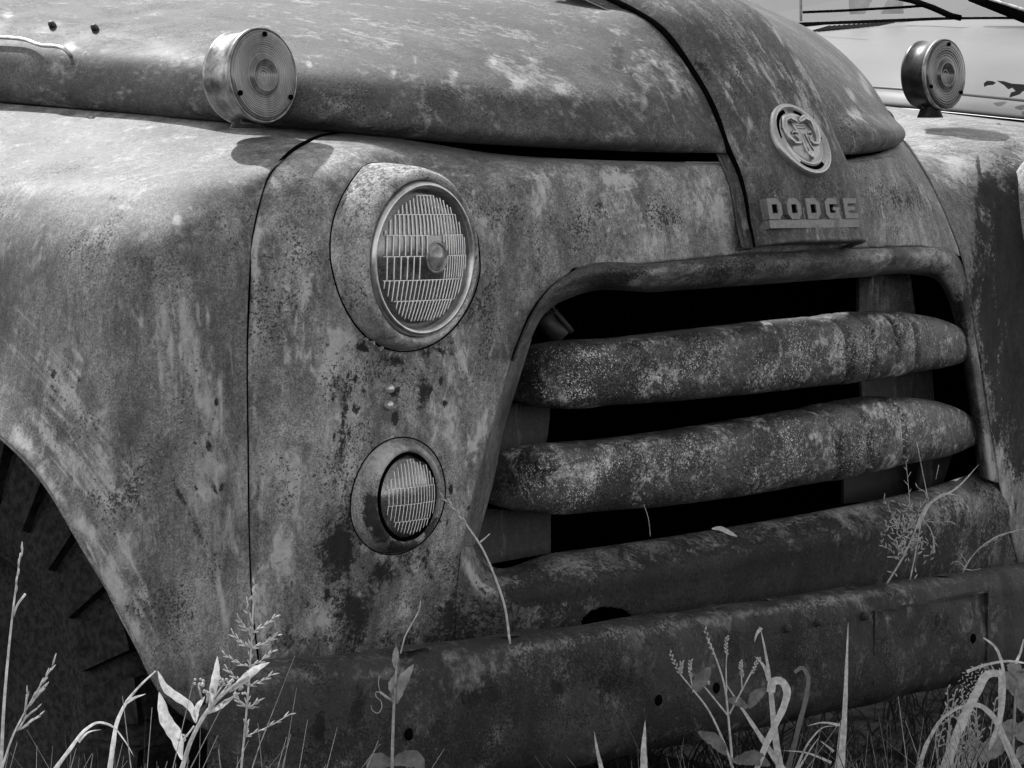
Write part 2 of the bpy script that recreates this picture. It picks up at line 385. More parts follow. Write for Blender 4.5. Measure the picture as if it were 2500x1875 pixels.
rw = dict(light=strokes(1900, 170, 110, 90, -32, 34, 40, 4, .9) + strokes(1990, 250, 40, 60, -26, 12, 40, 4, .9) + [(1960,180,10,50,-28,1),(1985,200,24,26,-20,.9),(2020,240,8,50,-25,1),(1832,300,8,24,-12,1),(1990,290,8,40,-28,.9),(1900,80,12,40,-45,.7),(2035,265,6,40,-25,.9)],
          dark=[(1700,150,12,60,-40,.5)], pits=[(1950,470,160,50,0,1),(1880,200,140,100,0,.7)])
# finer across
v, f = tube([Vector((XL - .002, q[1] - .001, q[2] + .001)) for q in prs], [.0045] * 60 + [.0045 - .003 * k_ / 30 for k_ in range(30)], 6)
mesh('seam_shade_line', v, f, BLACK, truck)  # black tube stands in for the shade along the ridge's left flank
rgf = np.array([resample(r, 120) for r in rg]); rgf = hermite(rgf, np.arange(len(rgf)) * 1.0, np.linspace(0, len(rgf) - 1, 220))
grid('bonnet_ridge', rgf, 0, 0, RIDGE, truck, wear_glint=rw)
# ---- bonnet, far side
hr = [
 [(2077,380,0,XR),(2140,368,2.55),(2186,354,2.62),(2190,344,2.76),(2120,325,3.3)],
 [(2072,357,0,XR),(2142,350,2.53),(2197,340,2.60),(2198,330,2.76),(2125,315,3.3)],
 [(2040,277,0,XR),(2105,275,2.58),(2158,280,2.66),(2166,275,2.82),(2080,275,3.3)],
 [(1945,175,0,XR),(2020,180,2.64),(2095,188,2.75),(2106,185,2.92),(2000,190,3.4)],
 [(1860,88,0,XR),(1930,90,2.73),(2010,104,2.86),(2022,104,3.02),(1930,110,3.5)],
 [(1738,10,0,XR),(1800,12,2.86),(1865,22,3.0),(1872,26,3.2),(1780,36,3.7)],
 [(1610,-50,0,XR),(1660,-50,3.0),(1700,-50,3.2),(1710,-40,3.4),(1640,-30,3.9)],
]
for r_, a_ in zip(hr, (380, 357, 265, 170, 70, -5, -50)):
    z_ = P(1000, 0, Y=1).z * 0 + P(*min(((p_ if True else 0) for p_ in prof), key=lambda q: abs(q[1] - a_)), X=XL).z
    i_ = min(range(90), key=lambda i: abs(proj([prs[i]])[1][0] - a_)); r_[0] = Vector((XR, prs[i_][1] + .001, prs[i_][2]))
grid('bonnet', hr, 90, 120, RIDGE, truck, wear_glint=dict(light=[(2110,210,8,40,-25,.9),(2085,280,18,16,20,1),(2075,230,8,30,-20,.8)], pits=[(2110,310,60,60,0,.8)]))

# ---- near front fender
seam = [(850,322,2.80),(760,345,2.735),(700,385,2.69),(650,450,2.66),(622,560,2.645),(613,660,2.64),(606,850,2.64),(608,1100,2.64),(611,1300,2.64),(618,1470,2.64),(640,1640,2.64),(660,1850,2.64)]
def sm(i, dx=-4): a = seam[i]; return (a[0] + dx, a[1], a[2])
fend_rows = [
 [(-150,238,3.49),(0,252,3.33),(200,268,3.17),(400,284,3.02),(600,300,2.885),(720,310,2.84),sm(0)],
 [(-150,300,3.38),(0,316,3.22),(200,328,3.07),(380,336,2.935),(550,340,2.84),(660,340,2.775),sm(1)],
 [(-150,380,3.23),(0,396,3.09),(200,406,2.95),(370,410,2.83),(500,405,2.765),(610,396,2.72),sm(2)],
 [(-150,470,3.10),(0,482,2.985),(180,486,2.848),(340,482,2.75),(470,474,2.698),(560,468,2.675),sm(3)],
 [(-150,580,3.07),(0,585,2.945),(170,590,2.81),(320,590,2.715),(440,580,2.665),(530,570,2.652),sm(4)],
 [(-150,700,3.06),(0,710,2.93),(160,712,2.80),(300,715,2.708),(420,705,2.66),(520,680,2.647),sm(5)],
 [(-150,820,3.055),(0,850,2.925),(150,880,2.80),(290,900,2.705),(410,880,2.66),(510,865,2.643),sm(6)],
 [(-150,900,3.03),(0,955,2.905),(125,1020,2.805),(265,1100,2.71),(390,1115,2.665),(500,1108,2.643),sm(7)],
 [(-150,945,3.00),(0,1025,2.885),(110,1115,2.80),(238,1270,2.712),(350,1400,2.67),(480,1380,2.645),sm(8)],
 [(-150,972,2.985),(0,1058,2.875),(106,1160,2.79),(214,1330,2.715),(315,1500,2.675),(460,1560,2.648),sm(9)],
 [(-150,978,2.985),(0,1065,2.875),(104,1172,2.79),(206,1340,2.715),(300,1500,2.675),(398,1700,2.655),sm(11)],
]
fw = dict(light=[(432,535,10,14,0,1),(300,505,40,6,12,.8),(560,560,30,30,0,.9),(600,610,20,40,0,.5),(400,770,9,40,-8,1),(450,800,14,60,-8,1),(390,890,8,40,-5,.9),(480,880,10,70,0,.7),(465,900,10,20,0,1),
                 (500,980,26,50,0,.7),(60,860,10,60,-50,.4),(110,880,12,70,-42,.9),(160,950,12,90,-42,1),(235,1015,34,12,-35,1),(190,1000,16,60,-40,.9),(130,1080,14,110,-38,1),
                 (60,1080,20,60,-40,1),(130,1200,16,90,-33,1),(205,1280,20,50,-35,1),(280,1430,22,60,-30,1),(330,1540,16,60,-28,1),(180,1120,10,100,-40,.8),(250,1210,8,90,-35,.8),
                 (300,1330,8,60,-25,.8),(500,1200,20,30,0,.8),(530,1140,30,30,0,.8),(560,1300,26,60,-12,.8),(545,1480,8,60,-10,1),(360,1580,6,30,-20,.9),(360,1460,6,50,-20,.9)],
          dark=[(510,1090,10,24,-20,.9),(525,1195,7,24,-20,1),(540,1190,7,20,15,1),(440,1210,10,50,-30,1),(480,1290,10,70,-25,.9),(120,900,10,90,-42,.6),(160,1060,10,80,-40,.6),(230,480,240,40,3,.2),(520,1420,8,70,-14,.8),(500,680,10,20,0,.4)],
          pits=[(500,600,160,120,0,.9),(200,560,240,80,4,.8),(300,1150,90,160,-25,.9),(400,1400,120,200,-20,.8),(470,1000,60,60,0,.7),(330,420,300,30,2,.5)])
fw['light'] += strokes(120, 900, 60, 120, -42, 26, 60, 4, 1.0) + strokes(200, 1120, 60, 160, -38, 26, 60, 4, .9) + strokes(430, 830, 45, 110, -4, 26, 36, 4, 1.0) + strokes(520, 1050, 40, 120, -3, 18, 30, 6, .8) + strokes(300, 1400, 40, 160, -30, 20, 50, 5, .8) + strokes(560, 1250, 25, 120, -10, 12, 50, 5, .7)
fw['dark'] += strokes(150, 950, 60, 120, -42, 18, 70, 4, .7) + strokes(480, 1280, 40, 140, -22, 16, 26, 5, .8) + strokes(500, 1060, 50, 60, 0, 20, 10, 6, .9)
grid('fender', fend_rows, 300, 380, FEND, truck, wear_glint=fw)
# rolled edge of the wheel arch
arch = resample([pt(t) for t in fend_rows[-1][:-1]], 60)
v, f = [], []
for (dx, dy) in ((0, 0), (-.003, 0), (.004, .004), (.02, .006)):
    for p in arch: v.append((p[0] + dx, p[1] + dy, p[2] - (.002 if dx < 0 else 0)))
for j in range(3):
    for i in range(59): f.append((j*60+i, j*60+i+1, (j+1)*60+i+1, (j+1)*60+i))
mesh('arch_lip', v, f, FEND, truck, wear_glint=wear_glint_map(np.array(v)))

# ---- front panel, near cheek
O = [(1249,881,2.565),(1272,820,2.56),(1300,760,2.552),(1345,700,2.54),(1400,660,2.53)]
cheek = [
 [seam[0],(950,335,2.76),(1060,352,2.73),(1200,374,2.70),(1400,388,2.66)],
 [seam[1],(880,352,2.68),(1030,375,2.645),(1200,392,2.615),(1400,395,2.575)],
 [seam[2],(840,385,2.635),(1010,405,2.625),(1190,420,2.585),(1400,412,2.56)],
 [seam[3],(810,450,2.605),(1000,460,2.60),(1185,475,2.565),(1400,470,2.545)],
 [seam[4],(790,560,2.595),(990,570,2.58),(1180,575,2.56),(1400,560,2.535)],
 [(613,615,2.64),(788,612,2.592),(985,615,2.578),(1178,618,2.56),(1400,655,2.532)],
 [seam[5],(785,660,2.59),(980,660,2.58),(1160,655,2.56),(1345,700,2.54)],
 [seam[6],(775,850,2.588),(950,850,2.578),(1110,850,2.566),(1258,850,2.562)],
 [(606,960,2.64),(775,975,2.588),(930,975,2.578),(1080,980,2.566),(1215,994,2.565)],
 [seam[7],(775,1110,2.588),(920,1110,2.578),(1050,1120,2.568),(1175,1130,2.565)],
 [seam[8],(770,1290,2.60),(905,1285,2.585),(1030,1280,2.573),(1141,1266,2.567)],
 [(614,1390,2.64),(770,1390,2.605),(905,1380,2.59),(1020,1360,2.58),(1128,1340,2.565)],
 [seam[9],(770,1470,2.61),(905,1460,2.60),(1010,1450,2.59),(1115,1440,2.575)],
 [seam[10],(770,1650,2.64),(900,1640,2.62),(1010,1620,2.61),(1110,1600,2.60)],
]
cw = dict(light=[(745,720,16,50,5,.9),(700,860,16,160,0,.6),(800,880,30,60,10,.9),(830,820,40,12,20,1),(720,1150,60,80,0,.8),(680,1350,40,90,0,.9),(640,1480,40,90,0,.7),(1180,560,34,60,-10,.8),(1090,520,30,40,0,.7),
                 (1120,880,40,50,20,.8),(1060,1000,60,30,0,.5),(1100,1050,26,60,-8,.8),(890,1335,18,14,30,1),(880,1130,60,40,0,.7),(1010,1390,14,14,0,1),(990,1490,18,20,0,1),(1075,1480,12,10,0,1),
                 (800,1050,60,60,0,.6),(1150,1150,10,80,10,.5),(1300,500,90,40,0,.6),(880,1450,10,10,0,1),(780,1500,50,40,0,.5),(1300,430,60,10,0,.5),(960,900,24,14,0,.6)],
          dark=[(960,960,12,14,0,1),(963,1020,12,22,0,1),(868,1000,12,16,0,.9),(1030,960,24,60,10,.9),(1085,985,12,12,0,1),(840,1000,14,80,5,.9),(835,1090,12,80,0,.8),(800,840,10,16,0,.7),
                (830,1350,60,90,0,1.0),(860,1490,60,100,0,1.0),(930,1400,50,40,-20,.9),(1000,1350,60,60,0,.6),(1060,1250,40,50,10,.5),(885,850,24,14,25,1),(960,880,60,16,0,.8),(1060,860,80,40,0,.6),(830,940,40,30,0,.5),
                (630,1250,8,200,0,.7),(620,1000,7,90,0,.5),(900,1560,260,50,0,.7),(1050,1560,100,80,0,.7),(1120,1520,110,110,0,.9),(1130,740,60,80,0,.5),(800,700,10,40,-10,.4),(760,880,0.1,.1,0,0)],
          pits=[(700,600,60,160,0,1.1),(1230,700,120,120,0,.9),(830,1380,140,160,0,1),(1250,540,150,60,0,.8),(1000,1480,160,160,0,1),(780,960,100,140,0,.7)])
# (built below together with the centre so that the sheet is continuous)
# seam line shadow gap between fender and panel
sp_ = resample([P(a[0]-2, a[1], Y=a[2]+.006) for a in seam], 120)
v, f = tube([Vector(p) for p in sp_], .004, 6)
mesh('seam_shade_line', v, f, BLACK, truck)

# ---- front panel, centre, under the bonnet
ctr = [
 [(1395,388,2.66),(1600,394,2.63),(1800,396,2.60),(2000,396,2.60),(2120,380,2.60),(2190,352,2.68),(2205,345,2.86)],
 [(1395,395,2.575),(1600,401,2.55),(1800,402,2.53),(2000,402,2.525),(2120,388,2.545),(2190,372,2.62),(2225,372,2.745)],
 [(1395,412,2.56),(1600,418,2.535),(1800,420,2.52),(2000,420,2.512),(2120,405,2.53),(2200,400,2.59),(2245,402,2.68)],
 [(1395,470,2.545),(1600,475,2.522),(1800,480,2.508),(2000,480,2.502),(2120,480,2.515),(2220,470,2.555),(2285,475,2.62)],
 [(1395,560,2.535),(1600,560,2.513),(1800,555,2.502),(2000,550,2.498),(2130,545,2.51),(2240,545,2.545),(2318,550,2.59)],
 [(1395,660,2.53),(1600,640,2.508),(1850,616,2.50),(2000,608,2.50),(2130,604,2.508),(2260,602,2.54),(2345,625,2.575)],
]
ghost = [(1600,745,2.508),(1850,725,2.502),(2000,715,2.50),(2130,712,2.508),(2260,712,2.54),(2368,745,2.578)]
upper = [cheek[i] + ctr[i][1:] for i in range(6)] + [cheek[6] + ghost]
def knots(rows, n):
    g = np.array([resample([pt(t) for t in r], n) for r in rows]); d = np.mean(np.linalg.norm(np.diff(g, axis=0), axis=2), axis=1) + 1e-6
    return np.concatenate([[0], np.cumsum(d)]), g
u, g = knots(upper, 520); gu = hermite(g, u, np.linspace(0, u[5], 130))
cw['light'] += [(1720,520,60,50,0,.6),(1500,440,90,16,0,.7),(1600,590,60,20,0,.5),(1450,420,40,14,0,.5)] + strokes(1500, 500, 160, 90, 80, 26, 26, 3, .7)
cw['light'] += strokes(745, 800, 30, 160, 3, 16, 60, 5, .8) + strokes(1110, 930, 50, 120, 16, 22, 50, 4, .7) + strokes(700, 1150, 60, 220, 2, 22, 70, 6, .6) + [(624,700,7,200,0,.8),(640,1250,4,160,0,.5)] + strokes(640, 1500, 20, 80, 0, 6, 60, 6, .8)
cw['dark'] += [(2200,480,60,80,0,.6),(1450,500,30,30,0,.4)] + strokes(850, 980, 50, 120, 5, 20, 18, 6, .9) + strokes(840, 1360, 60, 120, 0, 40, 16, 8, 1.0) + strokes(1000, 900, 70, 90, 0, 20, 14, 7, .9) + strokes(1080, 1350, 60, 150, 0, 24, 16, 6, .8) + [(1350,770,0.1,.1,0,0)]
cw['pits'] += [(1550,540,200,70,0,1),(2200,480,80,80,0,.9)]
m_ = int(np.sum(proj(gu[-1])[0] <= 1401)); low = [[Vector(q) for q in gu[k_][:m_]] for k_ in (110, 129)] + cheek[6:]
u, g = knots(low, m_); glw = hermite(g, u, np.linspace(u[1], u[-1], 330)); glw[0] = gu[-1][:m_]
nv_, nu_ = gu.shape[:2]; vv = np.concatenate([gu.reshape(-1, 3), glw[1:].reshape(-1, 3)]); b0 = nv_ * nu_
idx = lambda j, i: (nv_ - 1) * nu_ + i if j == 0 else b0 + (j - 1) * m_ + i
fs = [(j*nu_+i, j*nu_+i+1, (j+1)*nu_+i+1, (j+1)*nu_+i) for j in range(nv_-1) for i in range(nu_-1)] + [(idx(j, i), idx(j, i+1), idx(j+1, i+1), idx(j+1, i)) for j in range(329) for i in range(m_-1)]
c_ = gu[60, 200]; n_ = np.cross(gu[60, 201] - c_, gu[61, 200] - c_)
if np.dot(n_, c_ - np.array(CAM)) > 0: fs = [f[::-1] for f in fs]
mesh('front_panel', vv, fs, CHEEK, truck, wear_glint=wear_glint_map(vv, **cw), solid=.002)
# ---- rolled lip round the grille opening
lo_ = [(1249,881,2.565),(1272,820,2.56),(1300,760,2.552),(1345,700,2.54),(1400,660,2.53),(1600,640,2.508),(1850,616,2.50),(2100,605,2.506),(2260,602,2.54),(2325,612,2.565),(2352,650,2.575),(2372,760,2.578),(2388,860,2.58),(2410,1000,2.58),(2440,1180,2.58)]
li_ = [(1294,832,2.60),(1305,806,2.595),(1322,775,2.59),(1352,746,2.575),(1400,722,2.56),(1600,710,2.535),(1850,692,2.515),(2100,674,2.52),(2235,668,2.555),(2290,684,2.575),(2315,725,2.59),(2335,800,2.60),(2350,880,2.60),(2370,1000,2.605),(2390,1165,2.61)]
def blend(a, b, t, dy): return [((1-t)*p[0]+t*q[0], (1-t)*p[1]+t*q[1], (1-t)*p[2]+t*q[2]+dy) for p, q in zip(a, b)]
lipr = [blend(lo_, lo_, 0, .006), blend(lo_, li_, .12, -.014), blend(lo_, li_, .4, -.030), blend(lo_, li_, .75, -.026), blend(lo_, li_, 1, -.004), blend(lo_, li_, 1.02, .04)]
grid('grille_surround', lipr, 420, 44, LIPM, truck, wear_glint=dict(light=[(1550,690,10,8,0,1),(2290,630,40,20,0,1),(2150,630,20,14,0,.7),(2412,1100,10,90,-8,1),(2420,1160,14,40,0,1),(2385,860,8,30,-10,.9)], pits=[(1700,670,400,40,-3,.9)],
     dark=[(2350,760,30,120,0,.9),(2350,950,30,120,0,.8)]))
# flank of the opening beside the near cheek
fl_o = [(1249,881,2.565),(1215,994,2.565),(1175,1130,2.565),(1141,1266,2.567),(1128,1340,2.565)]
fl_i = [(1294,832,2.60),(1254,960,2.59),(1226,1051,2.59),(1198,1186,2.59),(1160,1330,2.585)]
grid('grille_surround', [fl_o, blend(fl_o, fl_i, .5, .0), fl_i, blend(fl_i, fl_i, 0, .05)], 120, 20, paint('flank_paint', .07, .10, .2, .02, pit=.8, patch=.2, seed=15), truck)
# ---- valance below the opening
vr = [
 [(1160,1325,2.64),(1190,1374,2.64),(1350,1350,2.63),(1500,1330,2.62),(1800,1283,2.61),(2050,1238,2.615),(2250,1195,2.63),(2390,1150,2.64)],
 [(1157,1328,2.60),(1187,1380,2.60),(1350,1356,2.59),(1500,1335,2.58),(1800,1288,2.57),(2050,1243,2.575),(2250,1200,2.595),(2395,1160,2.61)],
 [(1128,1340,2.565),(1165,1412,2.56),(1350,1400,2.55),(1500,1380,2.545),(1800,1330,2.535),(2050,1280,2.54),(2250,1240,2.56),(2440,1200,2.58)],
 [(1122,1380,2.567),(1175,1447,2.55),(1350,1432,2.535),(1500,1408,2.528),(1800,1355,2.52),(2050,1305,2.525),(2250,1265,2.545),(2460,1230,2.58)],
 [(1115,1440,2.575),(1190,1500,2.558),(1350,1485,2.54),(1500,1460,2.532),(1800,1405,2.525),(2050,1355,2.53),(2250,1315,2.55),(2470,1290,2.59)],
 [(1110,1600,2.60),(1200,1600,2.58),(1350,1580,2.56),(1500,1558,2.55),(1800,1508,2.545),(2050,1462,2.55),(2250,1430,2.57),(2490,1400,2.60)],
]
crank = lambda x, y: ((x - 1485) / 66) ** 2 + ((y - 1532) / 48) ** 2 < 1
grid('valance', vr, 340, 90, VALM, truck, cut=crank, wear_glint=dict(light=[(1150,1400,10,40,-30,1),(1195,1440,30,8,30,.9),(2000,1260,140,10,-12,.9),(1850,1370,60,40,0,.6),(2330,1230,60,30,0,.6)],
     dark=[(1850,1420,620,140,-8,1.15),(1400,1440,200,40,-6,1.2),(1700,1400,160,40,-8,1.2),(1900,1500,500,40,-8,1.0)] + strokes(1550, 1420, 320, 60, -7, 70, 16, 7, 1.3), pits=[(1600,1420,500,80,-8,1.2)]))

# ---- far front fender
far = [
 [(2140,275,3.9),(2250,290,3.7),(2350,303,3.55),(2450,315,3.45),(2560,328,3.4),(2700,348,3.4)],
 [(2150,262,3.5),(2250,273,3.3),(2350,285,3.15),(2450,297,3.05),(2560,310,3.0),(2700,330,3.0)],
 [(2180,282,3.2),(2262,288,3.02),(2356,296,2.93),(2450,306,2.87),(2560,320,2.85),(2700,340,2.86)],
 [(2205,345,2.86),(2285,340,2.80),(2365,342,2.755),(2450,345,2.72),(2560,352,2.71),(2700,370,2.73)],
 [(2225,372,2.745),(2300,385,2.70),(2375,390,2.675),(2450,395,2.655),(2560,400,2.65),(2700,410,2.67)],
 [(2245,402,2.68),(2320,425,2.65),(2390,432,2.635),(2460,440,2.62),(2560,450,2.615),(2700,455,2.63)],
 [(2285,475,2.62),(2350,500,2.61),(2400,510,2.605),(2465,520,2.60),(2560,530,2.60),(2700,540,2.61)],
 [(2345,625,2.575),(2385,640,2.58),(2425,650,2.585),(2475,660,2.59),(2560,670,2.59),(2700,680,2.60)],
 [(2372,770,2.582),(2402,780,2.585),(2440,790,2.587),(2485,800,2.59),(2560,800,2.59),(2700,800,2.60)],
 [(2410,1000,2.584),(2440,1005,2.587),(2470,1010,2.59),(2505,1010,2.59),(2570,1010,2.59),(2700,1010,2.60)],
 [(2440,1190,2.583),(2465,1195,2.587),(2490,1200,2.59),(2520,1200,2.59),(2580,1200,2.60),(2700,1200,2.60)],
 [(2490,1400,2.60),(2510,1400,2.60),(2530,1400,2.61),(2560,1400,2.62),(2600,1400,2.62),(2700,1400,2.63)],
]
far = [r_ + [pt(r_[-1]) + Vector((.10, .05, 0)), pt(r_[-1]) + Vector((.14, .25, 0)), pt(r_[-1]) + Vector((.15, .9, 0))] for r_ in far]
grid('fender', far, 300, 330, FARM, truck, wear_glint=dict(light=strokes(2425, 900, 14, 260, -8, 30, 34, 4, 1.6) + strokes(2440, 600, 30, 90, -5, 10, 26, 4, 1.6) + [(2250,350,80,40,0,.7),(2330,420,30,40,-20,1),(2445,600,10,40,-5,1),(2420,620,6,20,0,1),(2400,520,14,60,0,.7),(2410,900,10,120,-8,.9),(2450,1200,30,40,0,.6),(2500,385,30,40,0,.7),(2420,1150,16,60,0,1)],
     dark=strokes(2430, 800, 30, 320, -6, 50, 30, 9, 1.5) + [(2420,800,50,260,-6,1.1),(2470,620,80,230,0,1.4),(2500,900,90,300,0,1.2),(2415,470,34,50,0,1.4),(2440,560,30,90,0,1.3),(2460,700,60,160,0,1.3),(2470,900,50,160,0,1.2),(2480,1100,40,120,0,1.1),(2380,700,20,60,0,1)], pits=[(2440,400,100,60,0,.8)]))
# dark seam on the far fender
v, f = tube([Vector(p) for p in resample([P(2200,350,Y=2.86),P(2290,372,Y=2.735),P(2335,357,Y=2.745),P(2390,318,Y=2.85),P(2440,305,Y=2.87)][2:], 20)], .003, 6)
mesh('seam_shade_line', v, f, BLACK, truck)

# ---- grille bars
def bar(top, bot, Ys, grooves):
    n = 380
    T = resample([P(a, b, Y=y) for (a, b), y in zip(top, Ys)], n); B = resample([P(a, b, Y=y) for (a, b), y in zip(bot, Ys)], n)
    v = []; seg = 40
    for i in range(n):
        s = i / (n - 1); c = (T[i] + B[i]) / 2; h = np.linalg.norm(T[i] - B[i]) / 2
        endk = min(1, math.sqrt(max(0, 1 - (1 - min(1, s / .009)) ** 2)) + .05, math.sqrt(max(0, 1 - (1 - min(1, (1 - s) / .035)) ** 2)) + .05)
        gk = 1
        gk += .04 / (1 + math.exp(-(s - grooves[0][0]) * 260)) / (1 + math.exp((s - grooves[-1][0]) * 260))
        up = (T[i] - B[i]) / (2 * h)
        for k in range(seg):
            a = 2 * math.pi * k / seg; ca, sa = math.cos(a), math.sin(a)
            ex = lambda q: math.copysign(abs(q) ** .58, q)
            wob = 1 + .004 * math.sin(s * 37 + k * .6) + .003 * math.sin(s * 91 + k)
            g2 = gk - sum(gd * math.exp(-((s + .020 * sa + .010 * sa * sa - gx) / gw) ** 2) for gx, gw, gd in grooves)
            p = c + up * (h * ex(sa) * (gk * .7 + g2 * .3) * endk * wob) + np.array([0, -1, 0]) * (.042 * ex(ca) * g2 * endk * wob)
            v.append(p)
    f = []
    for i in range(n - 1):
        for k in range(seg): k2 = (k+1) % seg; f.append((i*seg+k, (i+1)*seg+k, (i+1)*seg+k2, i*seg+k2))
    f.append(tuple(range(seg))); f.append(tuple((n-1)*seg+k for k in range(seg))[::-1])
    return mesh('grille_bar', v, f, BARM, truck, wear_glint=wear_glint_map(np.array(v), light=[(1440,865,50,14,-10,1.1),(1650,905,260,44,-6,1),(2130,840,110,40,-8,.9),(1590,1130,280,44,-7,1.05),(2180,1050,120,50,-14,1),(1500,960,200,16,-4,.9)],  # light ellipses gather the painted glint specks
                dark=[(1290,930,40,60,0,1),(1300,1150,80,60,0,.7)], pits=[(1700,900,600,90,-5,.6),(1700,1150,600,90,-5,.8)]))
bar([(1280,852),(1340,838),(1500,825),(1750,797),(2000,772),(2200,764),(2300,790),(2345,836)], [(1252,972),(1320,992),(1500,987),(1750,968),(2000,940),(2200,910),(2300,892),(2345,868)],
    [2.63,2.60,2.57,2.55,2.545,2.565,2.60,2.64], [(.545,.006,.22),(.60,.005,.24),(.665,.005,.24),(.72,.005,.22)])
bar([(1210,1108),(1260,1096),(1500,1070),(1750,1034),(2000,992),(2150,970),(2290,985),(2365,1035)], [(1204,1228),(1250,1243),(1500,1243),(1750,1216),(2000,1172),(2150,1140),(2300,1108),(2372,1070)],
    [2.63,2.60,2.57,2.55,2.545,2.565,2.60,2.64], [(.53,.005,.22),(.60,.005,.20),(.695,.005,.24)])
# brackets and darkness behind the bars
def plate(pts, Y, mat, name='grille_bracket', th=.006):
    n = len(pts); v = [P(a, b, Y=Y) for a, b in pts]; v += [p + Vector((0, th, 0)) for p in v]
    f = [tuple(range(n))[::-1], tuple(range(n, 2*n))] + [(i, (i+1) % n, n+(i+1) % n, n+i) for i in range(n)]
    return mesh(name, v, f, mat, truck, smooth=False)
plate([(1205,985),(1345,985),(1338,1060),(1325,1110),(1170,1120)], 2.66, BRACK)
plate([(1120,1235),(1345,1255),(1345,1350),(1150,1385)], 2.66, BRACK)
plate([(2098,660),(2222,660),(2238,790),(2098,790)], 2.66, paint('bracket_paint', .06, .14, .34, .01, pit=1.5, patch=.9, seed=21, bump=.8))
plate([(2100,900),(2275,890),(2282,985),(2110,1000)], 2.66, BRACK)
plate([(2255,1110),(2330,1095),(2300,1190),(2240,1200)], 2.66, BRACK)
plate([(2060,1130),(2255,1110),(2240,1210),(2060,1230)], 2.70, DARKM)
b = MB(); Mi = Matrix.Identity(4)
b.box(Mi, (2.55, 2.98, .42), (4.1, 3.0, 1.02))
b.box(Mi, (2.75, 2.70, 1.01), (3.9, 3.0, 1.03)); b.box(Mi, (2.3, 2.53, .318), (4.3, 2.535, .455)); b.box(Mi, (2.4, 3.0, .36), (4.15, 7.5, 1.0)); b.box(Mi, (2.50, 2.72, .42), (2.55, 3.0, 1.02)); b.box(Mi, (4.1, 2.72, .42), (4.12, 3.0, 1.02)); b.box(Mi, (2.4, 2.62, .38), (4.2, 3.0, .42))  # also black boxes added to darken behind the bumper and under the body
b.build('housing_and_dark_fill', BLACK, truck)
grid('gap_shade_sheet', [[(960,y_-14,2.90),(1170,y_,2.80),(1400,y_+3,2.70),(1600,y_+8,2.67),(1800,y_+8,2.64),(2000,y_+8,2.64),(2120,y_,2.66),(2180,y_-14,2.74)] for y_ in (330, 375, 420)], 30, 8, BLACK, truck)  # black sheet behind the bonnet gap, added to make it dark
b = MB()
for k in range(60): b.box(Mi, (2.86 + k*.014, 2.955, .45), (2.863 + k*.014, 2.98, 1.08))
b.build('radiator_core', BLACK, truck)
# horn-like canister and hose inside the opening
b = MB()
b.tube([P(1325,770,Y=2.63), P(1345,800,Y=2.63), P(1372,826,Y=2.62)], .013, 14); b.tube([P(1345,750,Y=2.64), P(1370,780,Y=2.64), P(1395,812,Y=2.63)], .005, 8); b.tube([P(1348,742,Y=2.63),P(1350,760,Y=2.63)], .003, 6)
b.tube([P(1358,832,Y=2.60), P(1365,842,Y=2.58), P(1378,862,Y=2.57)], .0015, 5)
b.build('horn', DARKM, truck, smooth=True)

# ---- bumper
def bumpY(x): s = (x - XC) / 1.12; return 2.425 + .035 * s * s + .05 * abs(s) ** 8
n = 400; xsb = np.linspace(2.185, 4.55, n)
sec = [(.075, .470), (.062, .485), (.045, .489), (.026, .489), (.010, .482), (.0, .465), (-.003, .445), (-.004, .40), (-.002, .35), (.006, .325), (.02, .312), (.07, .308)]
gb = []
for (dy, z) in sec:
    r_ = []
    for i, x in enumerate(xsb):
        e = max(0, 1 - (x - 2.185) / .07); zz = z - (.017 * (x - 2.9) if z > .4 else 0) - (.03 * e * e if z > .43 else 0) + (.02 * e * e if z < .34 else 0)
        crease = -.006 * math.exp(-((x - 3.72) / .012) ** 2)
        r_.append((x, bumpY(x) + dy * (1 - .8 * e) - crease + .03 * e ** 3 + .0018 * math.sin(x * 19 + z * 30), zz + .0012 * math.sin(x * 31)))
    gb.append(r_)
gb = np.array(gb); u = np.concatenate([[0], np.cumsum(np.linalg.norm(np.diff(gb[:, 200], axis=0), axis=1))]); gb = hermite(gb, u, np.linspace(0, u[-1], 90))
holes = [(1003,1795,11,12),(1605,1710,9,14),(1750,1682,7,11),(2376,1556,6,10)]
bcut = lambda x, y: np.any([((x-a)/c)**2 + ((y-b_)/d)**2 < 1 for a, b_, c, d in holes], axis=0)
gbf = gb.reshape(-1, 3); gx_, gy_ = proj(gbf)
for a, c, rx, ry in holes:
    p = Vector(gbf[int(np.argmin((gx_ - a) ** 2 + (gy_ - c) ** 2))]); lathe('hole_shade_disc', [(.0078, .004), (.0075, -.0006), (.0003, -.0006)], frame(p), BLACK, truck, 24)  # black discs on the surface paint the dark inside bolt holes
grid('bumper', gb, 0, 0, BUMP, truck, wear_glint=dict(light=[(1500,1550,400,14,-9,.7),(2000,1470,300,12,-9,.8),(1000,1640,300,14,-4,.5),(1100,1650,200,40,0,.4),(2350,1500,200,60,0,.3)],  # long pale ellipses paint the highlight along the top edge
     dark=[(870,1740,20,60,10,1.2),(780,1780,20,50,0,1),(1180,1700,60,30,0,.9),(1360,1680,16,30,-30,1),(1500,1660,80,50,0,.8),(2300,1520,40,60,0,.7),(1950,1620,60,60,0,.6)], pits=[(1500,1750,900,120,-8,1)], ), flip=False)
